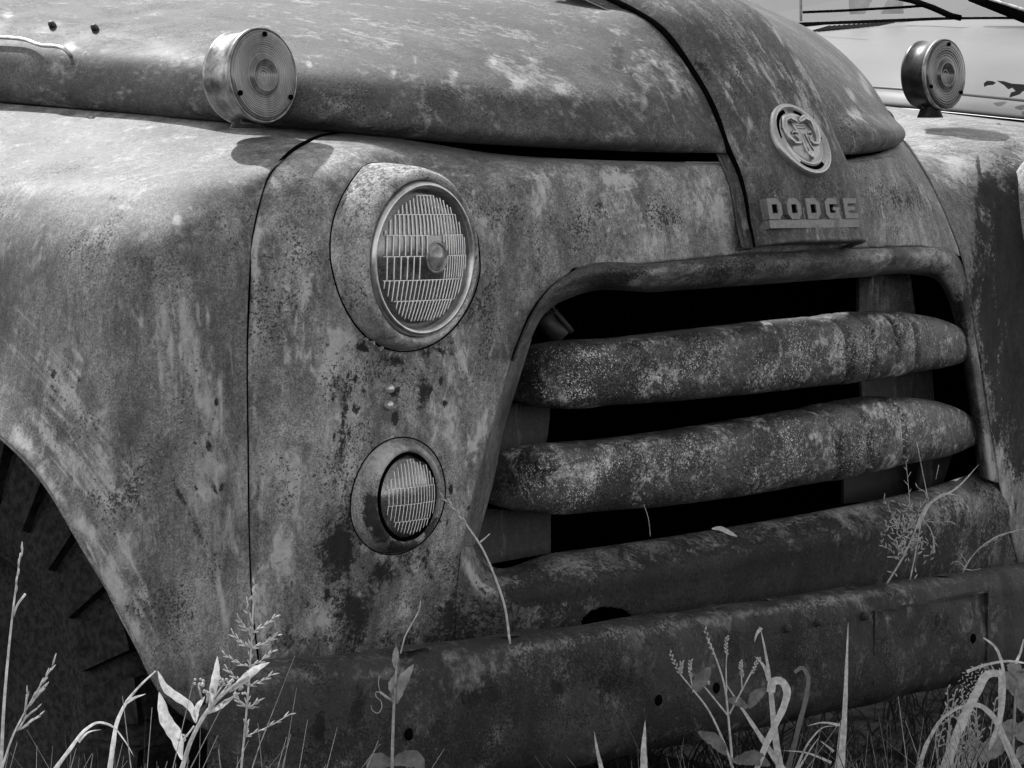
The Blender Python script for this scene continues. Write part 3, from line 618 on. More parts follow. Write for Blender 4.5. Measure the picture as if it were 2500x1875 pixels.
# stamped plate on the bumper
b = MB(); x0, x1 = 3.365, 3.66
for (a0, a1, z0, z1) in ((x0, x1, .450, .453), (x1 - .003, x1, .345, .450), (x0, x0 + .003, .345, .450)):
    b.box(Mi, (a0, bumpY(3.5) - .0055, z0), (a1, bumpY(3.5) + .004, z1))
b.build('stamped_plate', BUMP, truck)
for (a, c) in ((2120,1505),(2005,1520),(1930,1535)):
    p = P(a, c, Y=2.415); v, f = tube([p + Vector((0, .012, 0)), p + Vector((0, .003, 0)), p + Vector((0, .000, 0))], [.006, .006, .003], 10); MB().add(v, f).build('bolt', BUMP, truck, smooth=True)
# flaking scale lying along the bumper's top
for (a, c, l) in ((1745,1507,40),(1880,1478,26),(2030,1455,60),(2080,1447,20),(1540,1518,30),(1590,1515,18),(1250,1568,30),(1010,1600,60),(2300,1402,30)):
    y0 = 2.462; p = P(a, c + 10, Y=y0); zz = .490 - .017 * (p.x - 2.9)
    m_ = MB(); q = [Vector((p.x + (math.cos(t) * l * .0005 * (1 + .25 * math.sin(t * 3 + a))), y0 + .009 * math.sin(t) * (1 + .3 * math.cos(t * 2 + a)), zz + .0015 + .001 * math.sin(t * 2 + a))) for t in np.linspace(0, 2 * math.pi, 13)[:-1]]
    m_.add(q + [x - Vector((0, 0, .0015)) for x in q], [tuple(range(12)), tuple(range(12, 24))[::-1]] + [(i, 12+i, 12+(i+1) % 12, (i+1) % 12) for i in range(12)])
    m_.build('rust_flake', BRACK, truck)

# ---- headlights
def lens_ribs(M, r, dome, rows, mat, parent, spot=None):
    """raised prism ribs moulded on the lens: rows (z0,z1,x0,x1,step,slant)"""
    b = MB()
    def on(x, z):
        q = (x*x + z*z) / (r*r); return M @ Vector((x, -dome * (1 - q) - .0012, z))
    for (z0, z1, x0, x1, step, sl_) in rows:
        x = x0
        while x <= x1 + 1e-6:
            pts = []
            for k in range(9):
                z = z0 + (z1 - z0) * k / 8; xx = x + sl_ * (z - (z0 + z1) / 2) - 1.8 * (x) * (z * z) * 12
                if xx*xx + z*z < (r * .93) ** 2 and not (spot and (xx - spot[0])**2 + (z - spot[1])**2 < spot[2]**2): pts.append(on(xx, z))
            if len(pts) > 1: b.tube(pts, .00085 * (r / .088), 5)
            x += step
        for zz in (z1,):
            pts = [on(q, zz) for q in np.linspace(x0, x1, 16) if q*q + zz*zz < (r * .93) ** 2 and not (spot and (q - spot[0])**2 + (zz - spot[1])**2 < spot[2]**2)]
            if len(pts) > 1: b.tube(pts, .0006 * (r / .088), 5)
    b.build('lens_ribs', mat, parent, smooth=True)
def joint(M, r, parent, th=.0010):
    """dark line where a ring meets the sheet metal"""
    Mi_ = np.array(M.inverted()); q = np.c_[vv, np.ones(len(vv))] @ Mi_.T; near = q[np.abs(np.hypot(q[:, 0], q[:, 2]) - r) < .008]
    ys = []
    for k in range(90):
        a = 2 * math.pi * k / 90; d = (near[:, 0] - r * math.cos(a)) ** 2 + (near[:, 2] - r * math.sin(a)) ** 2; ys.append(near[int(np.argmin(d)), 1])
    ys = np.array(ys); ys = (np.roll(ys, 1) + ys * 2 + np.roll(ys, -1)) / 4
    pts = [M @ Vector((r * math.cos(2 * math.pi * k / 90), ys[k % 90] - .0005, r * math.sin(2 * math.pi * k / 90))) for k in range(91)]
    v_, f_ = tube(pts, th, 6); mesh('gasket', v_, f_, BLACK, parent)
def headlight(origin, yaw, tilt, detail=True):
    M = frame(origin, yaw, tilt)
    pod = lathe('headlight', [(.118, .085), (.119, .07), (.118, .045), (.116, .02), (.112, .004), (.107, -.003), (.102, -.004), (.0995, .002), (.0985, .010)], M, BEZ, truck, 96,
                wear_glint=dict(pits=[(900,560,140,160,0,.9),(950,430,200,60,0,.7)], dark=[(880,850,40,20,30,.8)], light=[(1000,840,60,30,0,.5)]))
    lathe('rim', [(.0985, .010), (.098, -.001), (.0955, -.0065), (.092, -.0075), (.0895, -.004), (.0882, .002), (.0875, .006)], M, CHROME, pod, 96)
    if detail and origin.x < 3: joint(M, .1185, pod)
    if detail:
        lathe('reflector', [(.0875, .006), (.080, .028), (.065, .048), (.045, .062), (.02, .069), (.0005, .07)], M, REFL, pod, 64)
        lathe('lens', [(.0875, .004), (.08, -.0006), (.065, -.0058), (.045, -.0098), (.022, -.0125), (.0003, -.0133)], M, GLASS, pod, 64)
        rows = [(.056, .080, -.055, .06, .0072, 0), (.030, .056, -.075, .075, .0072, 0), (.004, .030, -.082, .0, .0095, 0), (.004, .030, .028, .084, .0056, 0), (-.026, .004, -.082, -.012, .0105, 0), (-.026, .004, .03, .084, .0056, 0),
                (-.052, -.026, -.076, .078, .0074, .12), (-.078, -.052, -.056, .058, .0068, .2)]
        lens_ribs(M, .088, .0133, rows, RIBM, pod, spot=(.014, .002, .0205))
        Ms = M @ Matrix.Translation((.014, -.0115, .002))
        lathe('bullseye', [(.0205, .002), (.0205, -.0015), (.0185, -.0028), (.0172, -.0015), (.0168, .0), (.013, -.003), (.007, -.005), (.0003, -.0058)], Ms, plain('bullseye_glass', .22, .18, .2, .5, 60, .1), pod, 40)
        Mb = M @ Matrix.Translation((0, .045, 0)); lathe('bulb', [(.0003, -.025), (.006, -.022), (.008, -.012), (.006, 0), (.012, .004), (.013, .02)], Mb, CHROME, pod, 24)
    return pod
headlight(P(1030, 632, Y=2.548), R(3.5), R(2))
headlight(P(2652, 545, Y=2.545), R(0), R(2))
# flakes of rust under the headlight ring
for (a, c, s) in ((905,835,9),(925,850,8),(945,862,6),(1032,855,6),(968,866,5),(888,828,5),(1045,850,4)):
    p = P(a, c, Y=2.575)
    q = [p + Vector((math.cos(t) * s * .0005 * rng.uniform(.5, 1.2), -.004 - rng.random() * .003, math.sin(t) * s * .0005 * rng.uniform(.5, 1.2))) for t in (0, 1.1, 2.2, 3.3, 4.5, 5.4)]
    MB().add(q + [p + Vector((0, .003, 0))], [(0, 1, 2, 3, 4, 5)] + [(i, 6, (i+1) % 6) for i in range(6)]).build('rust_flake', BEZ, truck)
# parking light
M = frame(P(1002, 1214, Y=2.556), R(3), R(0))
pk = lathe('parking_light', [(.0755, .050), (.075, .036), (.073, .022), (.069, .010), (.064, .003), (.0605, .0012), (.0575, .004), (.0565, .010), (.056, .016)], M, PBEZ, truck, 80,
           wear_glint=dict(dark=[(905,1250,20,60,0,1.2),(930,1290,30,40,0,1.2),(1000,1345,70,30,0,1.3),(1060,1300,30,50,0,1.2),(912,1225,12,12,0,1)], light=[(930,1130,40,40,0,1),(1040,1120,30,30,0,1)], pits=[(960,1330,80,50,0,1)]))
joint(M, .0752, pk, .0008)
Mg = M @ Matrix.Translation((.004, .005, 0)) @ Matrix.Scale(1.065, 4)
lathe('gasket', [(.053, .012), (.0525, .001), (.0495, .001), (.049, .01)], Mg, BLACK, pk, 60)
lathe('lens', [(.049, .006), (.042, .0005), (.03, -.004), (.015, -.0065), (.0003, -.0073)], Mg, GLASS, pk, 48)
lathe('reflector', [(.049, .007), (.042, .024), (.025, .034), (.0005, .037)], Mg, REFL, pk, 48)
lens_ribs(Mg, .049, .0073, [(.012, .045, -.042, .042, .0058, 0), (-.008, .012, -.046, .046, .0058, 0), (-.028, -.008, -.042, .042, .0058, .1), (-.045, -.028, -.03, .03, .0058, .16)], RIBM, pk)
# rivets left on the cheek
for (a, c) in ((955, 949), (953, 989)):
    p = P(a, c, Y=2.572); lathe('rivet', [(.0055, .008), (.0055, 0), (.0045, -.002), (.0003, -.0028)], frame(p), BARE, truck, 20)

# ---- turn signal lamps standing on the fenders
def marker(center, yaw, tilt, base, body, lens, spin, label):
    M = frame(center, yaw, tilt)
    lp = lathe('turn_signal_lamp', [(.0003, .052), (.040, .051), (.0580, .047), (.0605, .042), (.0600, .039), (.0580, .036), (.0575, .020), (.0580, .004), (.0605, .002), (.0612, -.003), (.0590, -.0055)], M, body, truck, 80)
    lathe('lens', [(.0595, -.004), (.0575, -.0075), (.053, -.0095), (.040, -.0085), (.030, -.007), (.0245, -.0085), (.0225, -.012), (.019, -.0115), (.0165, -.0085), (.008, -.0065), (.0003, -.006)], M, lens, lp, 80)
    lathe('rim', [(.0600, .001), (.0618, .0), (.0622, -.003), (.0612, -.0065), (.0598, -.0068), (.0592, -.004)], M, LAMPB, lp, 80)
    for k in range(3):
        a = spin + k * 2 * math.pi / 3; Ms = M @ Matrix.Translation((.0525 * math.sin(a), -.0105, .0525 * math.cos(a)))
        lathe('screw', [(.0035, .003), (.0035, -.0008), (.0025, -.0018), (.0003, -.002)], Ms, BLACK, lp, 14)
    c = Vector(center)
    d = (Vector(base) - c); q = c + d * .45
    b = MB(); b.tube([c + Vector((0, .022, -.05)), Vector((base[0], base[1], base[2] + .022)), Vector(base) + Vector((0, 0, .012)), Vector(base) + Vector((0, 0, -.004))], [.028, .020, .017, .023], 20)
    b.build('stalk', LAMPB2, lp, smooth=True); return lp
c1 = P(635, 184, Y=2.775); marker(c1, R(2.5), R(-3), (c1.x, c1.y + .025, P(600, 306, Y=2.80).z), LAMPB, AMBER, R(2), '')
c2 = P(2301, 182, Y=2.86); marker(c2, R(0), R(0), (c2.x, c2.y + .025, P(2270, 282, Y=2.89).z), LAMPB2, AMBER2, R(5), '')

# ---- badge and lettering on the nose
def nose_frame(px, py):
    """frame on the ridge centre near a pixel height"""
    best = min(range(len(prs)), key=lambda i: abs(proj([ridge_pt(i, XC)])[1][0] - py)); i = best
    t = Vector(prs[max(i-3, 0)] - prs[min(i+3, 89)]); tilt = math.atan2(t.y, t.z)
    p = ridge_pt(i, XC); return Vector(p), -tilt
p, tl = nose_frame(0, 345); M = frame(p, 0, tl)
M = frame(Vector((P(1952, 343, Y=p.y).x, p.y, P(1952, 343, Y=p.y).z)) + M.to_3x3() @ Vector((0, -.002, 0)), 0, tl)
M = M @ Matrix.Scale(.93, 4)
em = lathe('badge', [(.064, .012), (.064, .001), (.062, -.0035), (.0585, -.006), (.055, -.005), (.0535, -.002), (.052, -.0015), (.047, -.0015), (.0455, -.003), (.044, -.0045), (.042, -.0045), (.0405, -.003), (.034, -.0045), (.02, -.0055), (.0003, -.006)], M, EMBL, truck, 96)
for (a0, a1) in ((14, 88), (272, 346), (146, 214)):
    an = [R(a0 + (a1 - a0) * k / 16) for k in range(17)]
    ou = [(.0528 * math.sin(t), .0528 * math.cos(t)) for t in an]; inn = [(.0468 * math.sin(t), .0468 * math.cos(t)) for t in an][::-1]
    lp = ou + inn; v = [M @ Vector((x, -.0024, z)) for x, z in lp] + [M @ Vector((x, -.0005, z)) for x, z in lp]; m_ = len(lp)
    f = [(i, i+1, m_-2-i, m_-1-i) for i in range(16)] + [(i, (i+1) % m_, m_+(i+1) % m_, m_+i) for i in range(m_)]
    MB().add(v, f).build('badge_slot', BLACK, em)
M0 = M; M = M @ Matrix.Diagonal((1.32, 1.0, 1.25, 1)) @ Matrix.Translation((0, .001, .0))
b = MB()   # the animal head in relief: skull, nose, horns
def rp(x, z, h=.0065): return M @ Vector((x, -h, z))
b.prism(M, [(-.009,.012),(-.012,.020),(-.006,.024),(.006,.024),(.012,.020),(.009,.012),(.007,-.004),(.004,-.022),(.002,-.030),(-.002,-.030),(-.004,-.022),(-.007,-.004)], -.0105, -.003, .003)
for s in (-1, 1):
    b.tube([rp(s*.004,.021,.009), rp(s*.014,.027,.0095), rp(s*.024,.024,.009), rp(s*.029,.013,.008), rp(s*.028,.001,.007), rp(s*.021,-.008,.007), rp(s*.012,-.008,.008), rp(s*.010,-.001,.009), rp(s*.016,.003,.0095)], [.0042,.005,.0052,.005,.0045,.004,.0034,.0028,.0015], 8)
    b.tube([rp(s*.009,.006,.009), rp(s*.016,.008,.0085), rp(s*.019,.005,.007)], [.0018,.0024,.0008], 6)
for zz in (.012, .016, .020): b.tube([rp(-.008, zz, .0108), rp(.008, zz, .0108)], .0009, 5)
b.tube([rp(-.0045,-.020,.0108), rp(-.002,.004,.0112)], .0009, 5); b.tube([rp(.0045,-.020,.0108), rp(.002,.004,.0112)], .0009, 5)
b.build('ram_head', EMBL, em, smooth=True); M = M0
# letters
p, tl = nose_frame(0, 520)
c = P(1990, 545, Y=p.y - .004); ML = frame(Vector((c.x, p.y + .001, c.z)), 0, tl * .9)
wd, hh_ = .0315, .0295; x0 = -.104
lt = empty('lettering', Vector((0, 0, 0)), None, None); lt.parent = truck; lt.location = ML.translation - wloc(truck)
pitch_ = .0440
def octo(w_, h_, c_l, c_r, x, z): # chamfered outline
    return [(x+c_l, z), (x+w_-c_r, z), (x+w_, z+c_r), (x+w_, z+h_-c_r), (x+w_-c_r, z+h_), (x+c_l, z+h_), (x, z+h_-c_l), (x, z+c_l)]
def letter(ch, x):
    b = MB(); z = .005; W, H = wd, hh_; t = .0095; tz = .0085; y0, y1 = -.0065, .006
    if ch in 'DO':
        cl = .0004 if ch == 'D' else .007
        b.ring(ML, octo(W, H, cl, .008, x, z), octo(W - 2*t, H - 2*tz, .0004 if ch == 'D' else .001, .001, x + t, z + tz), y0, y1)
    elif ch == 'G':
        b.prism(ML, [(x+.006,z),(x+W-.006,z),(x+W,z+.006),(x+W,z+.0165),(x+W-.014,z+.0165),(x+W-.014,z+.012),(x+W-t,z+.012),(x+W-t,z+tz),(x+t,z+tz),(x+t,z+H-tz),(x+W-.003,z+H-tz),(x+W-.003,z+H),(x+.006,z+H),(x,z+H-.006),(x,z+.006)], y0, y1)
    elif ch == 'E':
        b.prism(ML, [(x,z),(x+W,z),(x+W,z+tz*.9),(x+t,z+tz*.9),(x+t,z+.0115),(x+W-.006,z+.0115),(x+W-.006,z+.0175),(x+t,z+.0175),(x+t,z+H-tz*.9),(x+W,z+H-tz*.9),(x+W,z+H),(x,z+H)], y0, y1)
    o = b.build('letter', LETM, lt)
    if ch in 'DOG': b = MB(); b.box(ML, (x + t + .0003, -.0045, z + tz + .0003), (x + W - t - .0003, .005, z + H - tz - .0003)); b.build('counter_shade', BLACK, lt)  # black blocks paint the deep shade inside the letters
    return o
for k, ch in enumerate('DODGE'): letter(ch, x0 + k * pitch_)
b = MB(); b.box(ML, (x0, -.0055, -.0075), (x0 + 4 * pitch_ + wd, .006, .0042)); b.build('letter_bar', LETM, lt)

# ---- small fittings on the bonnet side
for (a, c, y_) in ((128, 58, 3.20), (234, 65, 3.13)):
    g0 = min(range(0, 60), key=lambda q: 0); pass
hs = surf(hood_rows, 331, 151).reshape(-1, 3); hx, hy = proj(hs)
def on_hood(a, c): i = int(np.argmin((hx - a) ** 2 + (hy - c) ** 2)); return Vector(hs[i])
for (a, c) in ((128, 62), (234, 70)):
    p = on_hood(a, c); b = MB(); b.tube([p + Vector((.006, .004, -.004)), p + Vector((-.004, -.004, .001)), p + Vector((-.009, -.007, .003)), p + Vector((-.012, -.009, .004))], [.0055, .0055, .0045, .001], 12); b.build('bonnet_stud', BARM, truck, smooth=True)
b = MB(); pts = [on_hood(a, c) + Vector((-.010, -.008, .003)) for a, c in ((-140, 88), (0, 98), (60, 104), (110, 115), (150, 123), (168, 130))]
pts.append(on_hood(172, 138)); b.tube([Vector(q) for q in resample(pts, 30)], .0028, 8); b.build('latch_wire', BARE, truck, smooth=True)

# ---- tyre in the near wheel arch
wc = Vector((2.40, 3.17, .37))
wheel = empty('wheel', Vector((0, 0, 0)), None, None); wheel.parent = truck; wheel.location = wc - wloc(truck)
Mw = Matrix.Translation(wc) @ Matrix.Rotation(R(-90), 4, 'Z')
Mw = Matrix.Translation(wc) @ Matrix.Rotation(R(90), 4, 'Z')     # local y -> world -x ; front(-y) -> +x
Mw = Matrix.Translation(wc) @ Matrix.Rotation(R(-90), 4, 'Z')    # local -y -> world -x (outer side)
lathe('tyre', [(.21, -.06), (.225, -.085), (.27, -.10), (.32, -.10), (.355, -.092), (.372, -.078), (.376, -.04), (.377, 0), (.376, .04), (.372, .078), (.355, .092), (.30, .10), (.22, .085)], Mw, RUBBER, wheel, 96)
lathe('rim', [(.0005, -.02), (.08, -.02), (.10, -.045), (.15, -.03), (.185, -.03), (.20, -.06), (.212, -.075), (.215, -.06)], Mw, RUBBER, wheel, 64)
b = MB()
for k in range(26):
    a = 2 * math.pi * k / 26
    for s in (-1, 1):
        a2 = a + (.5 if s > 0 else 0) * 2 * math.pi / 26
        Mt = Mw @ Matrix.Rotation(a2, 4, 'Y') @ Matrix.Translation((0, s * .05, .374))
        y0, y1 = (-.045, .048)
        x0, x1 = -.029, .029
        v = [Mt @ Vector(q) for q in ((x0, y0 if s<0 else y0, -.01), (x1, y0, -.01), (x1, y1, -.01), (x0, y1, -.01), (x0+.004, y0+.004, .014), (x1-.004, y0+.004, .014), (x1-.004, y1-.004, .014), (x0+.004, y1-.004, .014))]
        b.add(v, [(0,3,2,1),(4,5,6,7),(0,1,5,4),(1,2,6,5),(2,3,7,6),(3,0,4,7)])
        # shoulder lug reaching down the sidewall
        if s < 0:
            v = [Mt @ Vector(q) for q in ((x0+.008, -.052, -.085), (x1+.004, -.052, -.085), (x1, -.03, -.0), (x0, -.03, -.0), (x0+.008, -.066, -.08), (x1+.004, -.066, -.08), (x1, -.056, .012), (x0, -.056, .012))]
            b.add(v, [(4,5,6,7),(0,1,5,4),(1,2,6,5),(2,3,7,6),(3,0,4,7)])
b.build('tread', plain('tread_rubber', .026, .8, var=.5, scale=90, bump=.4, spec=0), wheel)
b = MB(); b.box(Mi, (2.75, 2.75, .30), (2.78, 4.2, 1.0)); b.box(Mi, (2.30, 3.75, .30), (2.78, 3.78, 1.1)); b.box(Mi, (2.24, 2.72, .98), (2.75, 4.2, 1.0))
b.build('wheel_well', BLACK, truck)
b = MB(); b.box(Mi, (2.35, 4.4, .7), (4.2, 5.9, 1.95)); b.build('cab', HOODM, truck)
# cab and body behind, mostly out of the picture
grid('bonnet', [[P(-150,236,Y=3.46), Vector((2.46,3.9,1.2)), Vector((2.44,4.3,1.22))], [P(-150,130,Y=3.45), Vector((2.46,3.9,1.3)), Vector((2.44,4.3,1.32))], [P(-150,-70,Y=3.91), Vector((2.7,4.2,1.5)), Vector((2.7,4.5,1.52))]], 30, 20, HOODM, truck)

# ================================================================== the white truck parked beyond
wt = empty('parked_truck', P(2300, 400, D=7.2) * 1.0, 'white truck parked beyond the rusty one, its pale bonnet and windscreen at top right', 'truck')
wt.location.z = 0
def PD(a, b, d): return P(a, b, D=d)
wrows = [
 [PD(1700,80,8.6),PD(1980,62,8.45),PD(2150,56,8.3),PD(2300,49,8.2),PD(2500,47,8.05),PD(2800,52,7.9),PD(3500,80,7.3)],
 [PD(1700,110,8.2),PD(1980,100,8.0),PD(2150,95,7.9),PD(2300,92,7.8),PD(2500,92,7.7),PD(2800,98,7.5),PD(3500,140,6.95)],
 [PD(1700,170,7.7),PD(1980,170,7.55),PD(2150,172,7.45),PD(2300,176,7.35),PD(2500,185,7.25),PD(2800,200,7.1),PD(3500,270,6.6)],
 [PD(1700,200,7.6),PD(1980,205,7.45),PD(2150,214,7.35),PD(2300,226,7.25),PD(2500,246,7.15),PD(2800,270,7.0),PD(3500,370,6.5)],
]
def wgrid(name, rows, wear_glint=None, mat=WHITE): 
    return grid(name, rows, 200, 80, mat, wt, wear_glint=wear_glint, solid=.003)
wgrid('bonnet', wrows, wear_glint=dict(dark=[]))
def off(rows, dy, dd): return [PD(*(lambda q: (q[0], q[1] + dy, q[2]))((float(proj([v])[0][0]), float(proj([v])[1][0]), (v - CAM).dot(FW) + dd))) for v in rows]
last = wrows[-1]
wgrid('fender', [off(last, 2, .03), off(last, 9, -.03), off(last, 26, -.05), off(last, 40, -.06), off(last, 46, -.02)])
wgrid('fender', [off(last, 47, -.01), off(last, 60, -.02), off(last, 150, -.04), off(last, 500, -.16), off(last, 1100, -.10)])
# flaked paint on the far truck's bonnet
def flake(pts, D, mat=DARKM):
    v = [PD(a, b, D) for a, b in pts]; n = len(v); v += [q + FW * .003 for q in v]
    mesh('rust_patch', v, [tuple(range(n))] + [tuple(range(n, 2*n))[::-1]] + [(i, n+i, n+(i+1) % n, (i+1) % n) for i in range(n)], mat, wt, smooth=False)
flake([(2402,203),(2410,197),(2424,198),(2432,202),(2425,207),(2412,208),(2403,212)], 7.17)
flake([(2434,197),(2450,198),(2470,204),(2500,206),(2520,212),(2520,226),(2498,222),(2490,230),(2478,234),(2464,238),(2468,226),(2480,222),(2472,214),(2462,218),(2452,208)], 7.13)
# scuttle, windscreen, wipers
b = MB(); b.add([PD(1700,64,8.55),PD(2030,52,8.45),PD(2290,42,8.25),PD(2560,40,8.0),PD(2560,48,8.0),PD(2290,52,8.2),PD(2030,64,8.4),PD(1700,78,8.5)], [(0,1,6,7),(1,2,5,6),(2,3,4,5)])
b.build('windscreen_rubber', BLACK, wt)
b = MB()
for k in range(14):
    a = 1985 + k * 12; b.tube([PD(a, 75 + 1 - k*.9, 8.22), PD(a + 42, 64 - k*.7, 8.27)], .0035, 5)
b.build('scuttle_vents', DARKM, wt)
b = MB(); b.add([PD(1700,-120,9.6),PD(2700,-130,9.2),PD(2700,44,8.1),PD(2300,46,8.3),PD(1980,58,8.55),PD(1700,70,8.7)], [tuple(range(6))]); b.build('windscreen', WGLASS, wt)
b = MB(); b.add([PD(1700,-160,11),PD(2800,-160,10.6),PD(2800,80,10.6),PD(1700,100,11)], [(0,1,2,3)]); b.build('cab_inside', plain('cab_interior', .05, .7, var=.6, scale=5), wt)
b = MB()
for q in ([(2072,-2),(2130,-2),(2112,34),(2074,35)], [(2168,-2),(2205,-2),(2206,33),(2150,34),(2158,14)]):
    b.add([PD(a, c, 8.28) for a, c in q], [tuple(range(len(q)))])
b.build('papers', plain('paper', .42, .6, var=.2, scale=20), wt)
b = MB(); b.tube([PD(2175,-10,8.2),PD(2230,2,8.12),PD(2275,18,8.06),PD(2320,38,8.0),PD(2345,44,7.98)], .009, 6); b.tube([PD(1960,30,8.3),PD(2060,26,8.25),PD(2200,18,8.15),PD(2260,14,8.1)], .004, 5)
b.build('wiper', BLACK, wt, smooth=True)
b = MB(); b.tube([PD(2370,-12,8.0),PD(2430,12,7.95),PD(2500,40,7.9),PD(2600,70,7.8)], .018, 8); b.build('window_pillar', BLACK, wt, smooth=True)
b = MB(); b.tube([PD(2385,-14,7.95),PD(2450,8,7.92),PD(2520,30,7.85),PD(2600,55,7.8)], .005, 6); b.build('trim_strip', CHROME, wt, smooth=True)
b = MB(); b.tube([PD(1954,-200,8.1),PD(1955,52,8.15)], .0045, 8); b.build('aerial', CHROME, wt, smooth=True)
# body below, hidden by the old truck
b = MB(); c = P(2300, 400, D=8.2); b.box(Matrix.Translation((c.x + .6, c.y + 1.0, .2)), (-.8, -.6, 0), (1.2, 3.5, .85)); b.build('body', WHITE, wt)

# ================================================================== plants
def root_down(p): return [p, Vector((p.x + .01, p.y + .01, p.z * .5)), Vector((p.x, p.y + .02, 0))]
class Plant:
    def __init__(s, D): s.D = D; s.st = MB(); s.lf = MB(); s.hd = MB(); s.base = None
    def pts(s, q, D=None): return [P(a, b, D=(D or s.D) + (c[0] if c else 0)) for a, b, *c in q]
    def stem(s, q, r0=4.0, r1=2.0, root=False, D=None, n=None, mb=None):
        p = [Vector(v) for v in resample(s.pts(q, D), n or max(6, 5 * len(q)))] if len(q) > 2 else s.pts(q, D)
        k = len(p); px = (D or s.D) / F * .5; rad = [(r0 + (r1 - r0) * i / (k-1)) * px * 1.25 for i in range(k)]
        if root:
            rd = root_down(p[0])[::-1]; s.base = rd[0]; p = rd[:-1] + p; rad = [r0 * px * 1.1] * 2 + rad
        (mb or s.st).tube(p, rad, 6)
    def leaf(s, q, wmax, fold=.25, prof=None, root=False, D=None, mb=None, twist=0.0, serr=0):
        """blade along q, wmax in photo px"""
        p = [Vector(v) for v in resample(s.pts(q, D), 34)]; k = len(p)
        if root:
            rd = root_down(p[0])[::-1]; s.base = s.base or rd[0]; p = rd[:-1] + p; k2 = k + 2
        else: k2 = k
        v = []; 
        for i, c in enumerate(p):
            t = (p[min(i+1, k2-1)] - p[max(i-1, 0)]).normalized(); a = t.cross(FW).normalized(); nn = t.cross(a).normalized()
            u = max(0, (i - (k2 - k))) / (k - 1); wd_ = (prof(u) if prof else (1 - u) ** .7) * wmax * (D or s.D) / F * .5
            if serr: wd_ *= 1 + .14 * ((i * serr) % 2)
            an = twist * u + .25 * math.sin(u * 9 + q[0][0]); wd_ *= 1 + .06 * math.sin(u * 31 + q[0][1]); a2 = a * math.cos(an) + nn * math.sin(an); n2 = t.cross(a2)
            v += [c - a2 * wd_ + n2 * wd_ * fold, c, c + a2 * wd_ + n2 * wd_ * fold]
        f = []
        for i in range(k2 - 1): f += [(3*i, 3*i+1, 3*i+4, 3*i+3), (3*i+1, 3*i+2, 3*i+5, 3*i+4)]
        (mb or s.lf).add(v, f)
    def spike(s, q, wd_=9, n=9, ln=16, ang=.5, mb=None, D=None):
        """seed head: little spikelets along a line"""
        p = [Vector(v) for v in resample(s.pts(q, D), n)] if len(q) > 2 else [s.pts(q, D)[0].lerp(s.pts(q, D)[1], i/(n-1)) for i in range(n)]
        px = (D or s.D) / F
        for i in range(n):
            t = (p[min(i+1, n-1)] - p[max(i-1, 0)]).normalized(); a = t.cross(FW).normalized()
            d = (t + a * ang * (1 if i % 2 else -1) + FW * rng.uniform(-.4, .4)).normalized(); l_ = ln * px * rng.uniform(.7, 1.2)
            (mb or s.hd).tube([p[i], p[i] + d * l_ * .4, p[i] + d * l_ * .8, p[i] + d * l_], [px * .8, px * wd_ * .28, px * wd_ * .18, px * .3], 5)
    def ball(s, a, b, r, mb=None, D=None):
        c = P(a, b, D=(D or s.D) + rng.uniform(-.01, .01)); R_ = r * (D or s.D) / F
        (mb or s.hd).tube([c + Vector((0, 0, -R_)), c + Vector((0, 0, -R_ * .6)), c, c + Vector((0, 0, R_ * .6)), c + Vector((0, 0, R_))], [R_*.2, R_*.8, R_, R_*.75, R_*.15], 8)
    def done(s, name, label, cat, m_st=None, m_lf=None, m_hd=None, group=None):
        allv = s.st.v + s.lf.v + s.hd.v; lo = min(allv, key=lambda q: q.z); base = Vector((lo.x, lo.y, lo.z))
        parts = [(n_, mb_, m_) for n_, mb_, m_ in (('stem', s.st, m_st or MIDG), ('leaves', s.lf, m_lf or PALEG), ('seed_head', s.hd, m_hd or PALEG)) if mb_.v]
        if len(parts) == 1:
            o = parts[0][1].build(name, parts[0][2], None, smooth=True, loc=base); return tag(o, label, cat, group)
        e = empty(name, base, label, cat, group)
        for n_, mb_, m_ in parts: mb_.build(n_, m_, e, smooth=True)
        return e
GR = 'tall grasses and weeds growing in front of the bumper'
# far left
p = Plant(3.05); p.stem([(2,1880),(10,1720),(24,1560),(38,1440),(50,1350)], 8, 3, root=True); p.spike([(38,1450),(45,1395),(53,1345)], 10, 6, 30, .12); p.stem([(32,1505),(42,1478),(62,1450)], 5, 5)
p.done('grass_plant', 'tall straight pale grass stem with a closed spike, at the far left edge', 'grass', PALEG, group=GR)
p = Plant(3.02); p.stem([(5,1875),(30,1800),(70,1722),(125,1632)], 5, 3, root=True); p.spike([(70,1725),(100,1675),(127,1628)], 9, 8, 34, .18)
for a in ([(60,1745),(64,1715),(66,1695)], [(42,1785),(70,1745),(90,1730)], [(48,1782),(70,1765),(95,1748)], [(70,1725),(90,1700),(108,1680)]): p.stem(a, 4, 4); p.spike(a, 8, 4, 22, .15)
p.done('grass_plant', 'forked pale grass seed head leaning right at the bottom left corner', 'grass', PALEG, group=GR)
p = Plant(3.0); p.leaf([(130,1885),(170,1830),(210,1780),(238,1764),(272,1772),(302,1805),(328,1848)], 11, root=True); p.leaf([(192,1812),(215,1788),(247,1781)], 7)
p.done('grass_plant', 'arching grass blade bent over like a hook, in front of the tyre tread', 'grass', group=GR)
p = Plant(3.05); p.leaf([(268,1885),(276,1820),(286,1762),(312,1710),(346,1670),(380,1638)], 14, root=True, prof=lambda u: 1 - .75*u); p.leaf([(308,1714),(330,1703),(356,1694)], 10)
p.done('grass_plant', 'curved grass blade with one side shoot pointing at the bottom of the wheel arch', 'grass', group=GR)
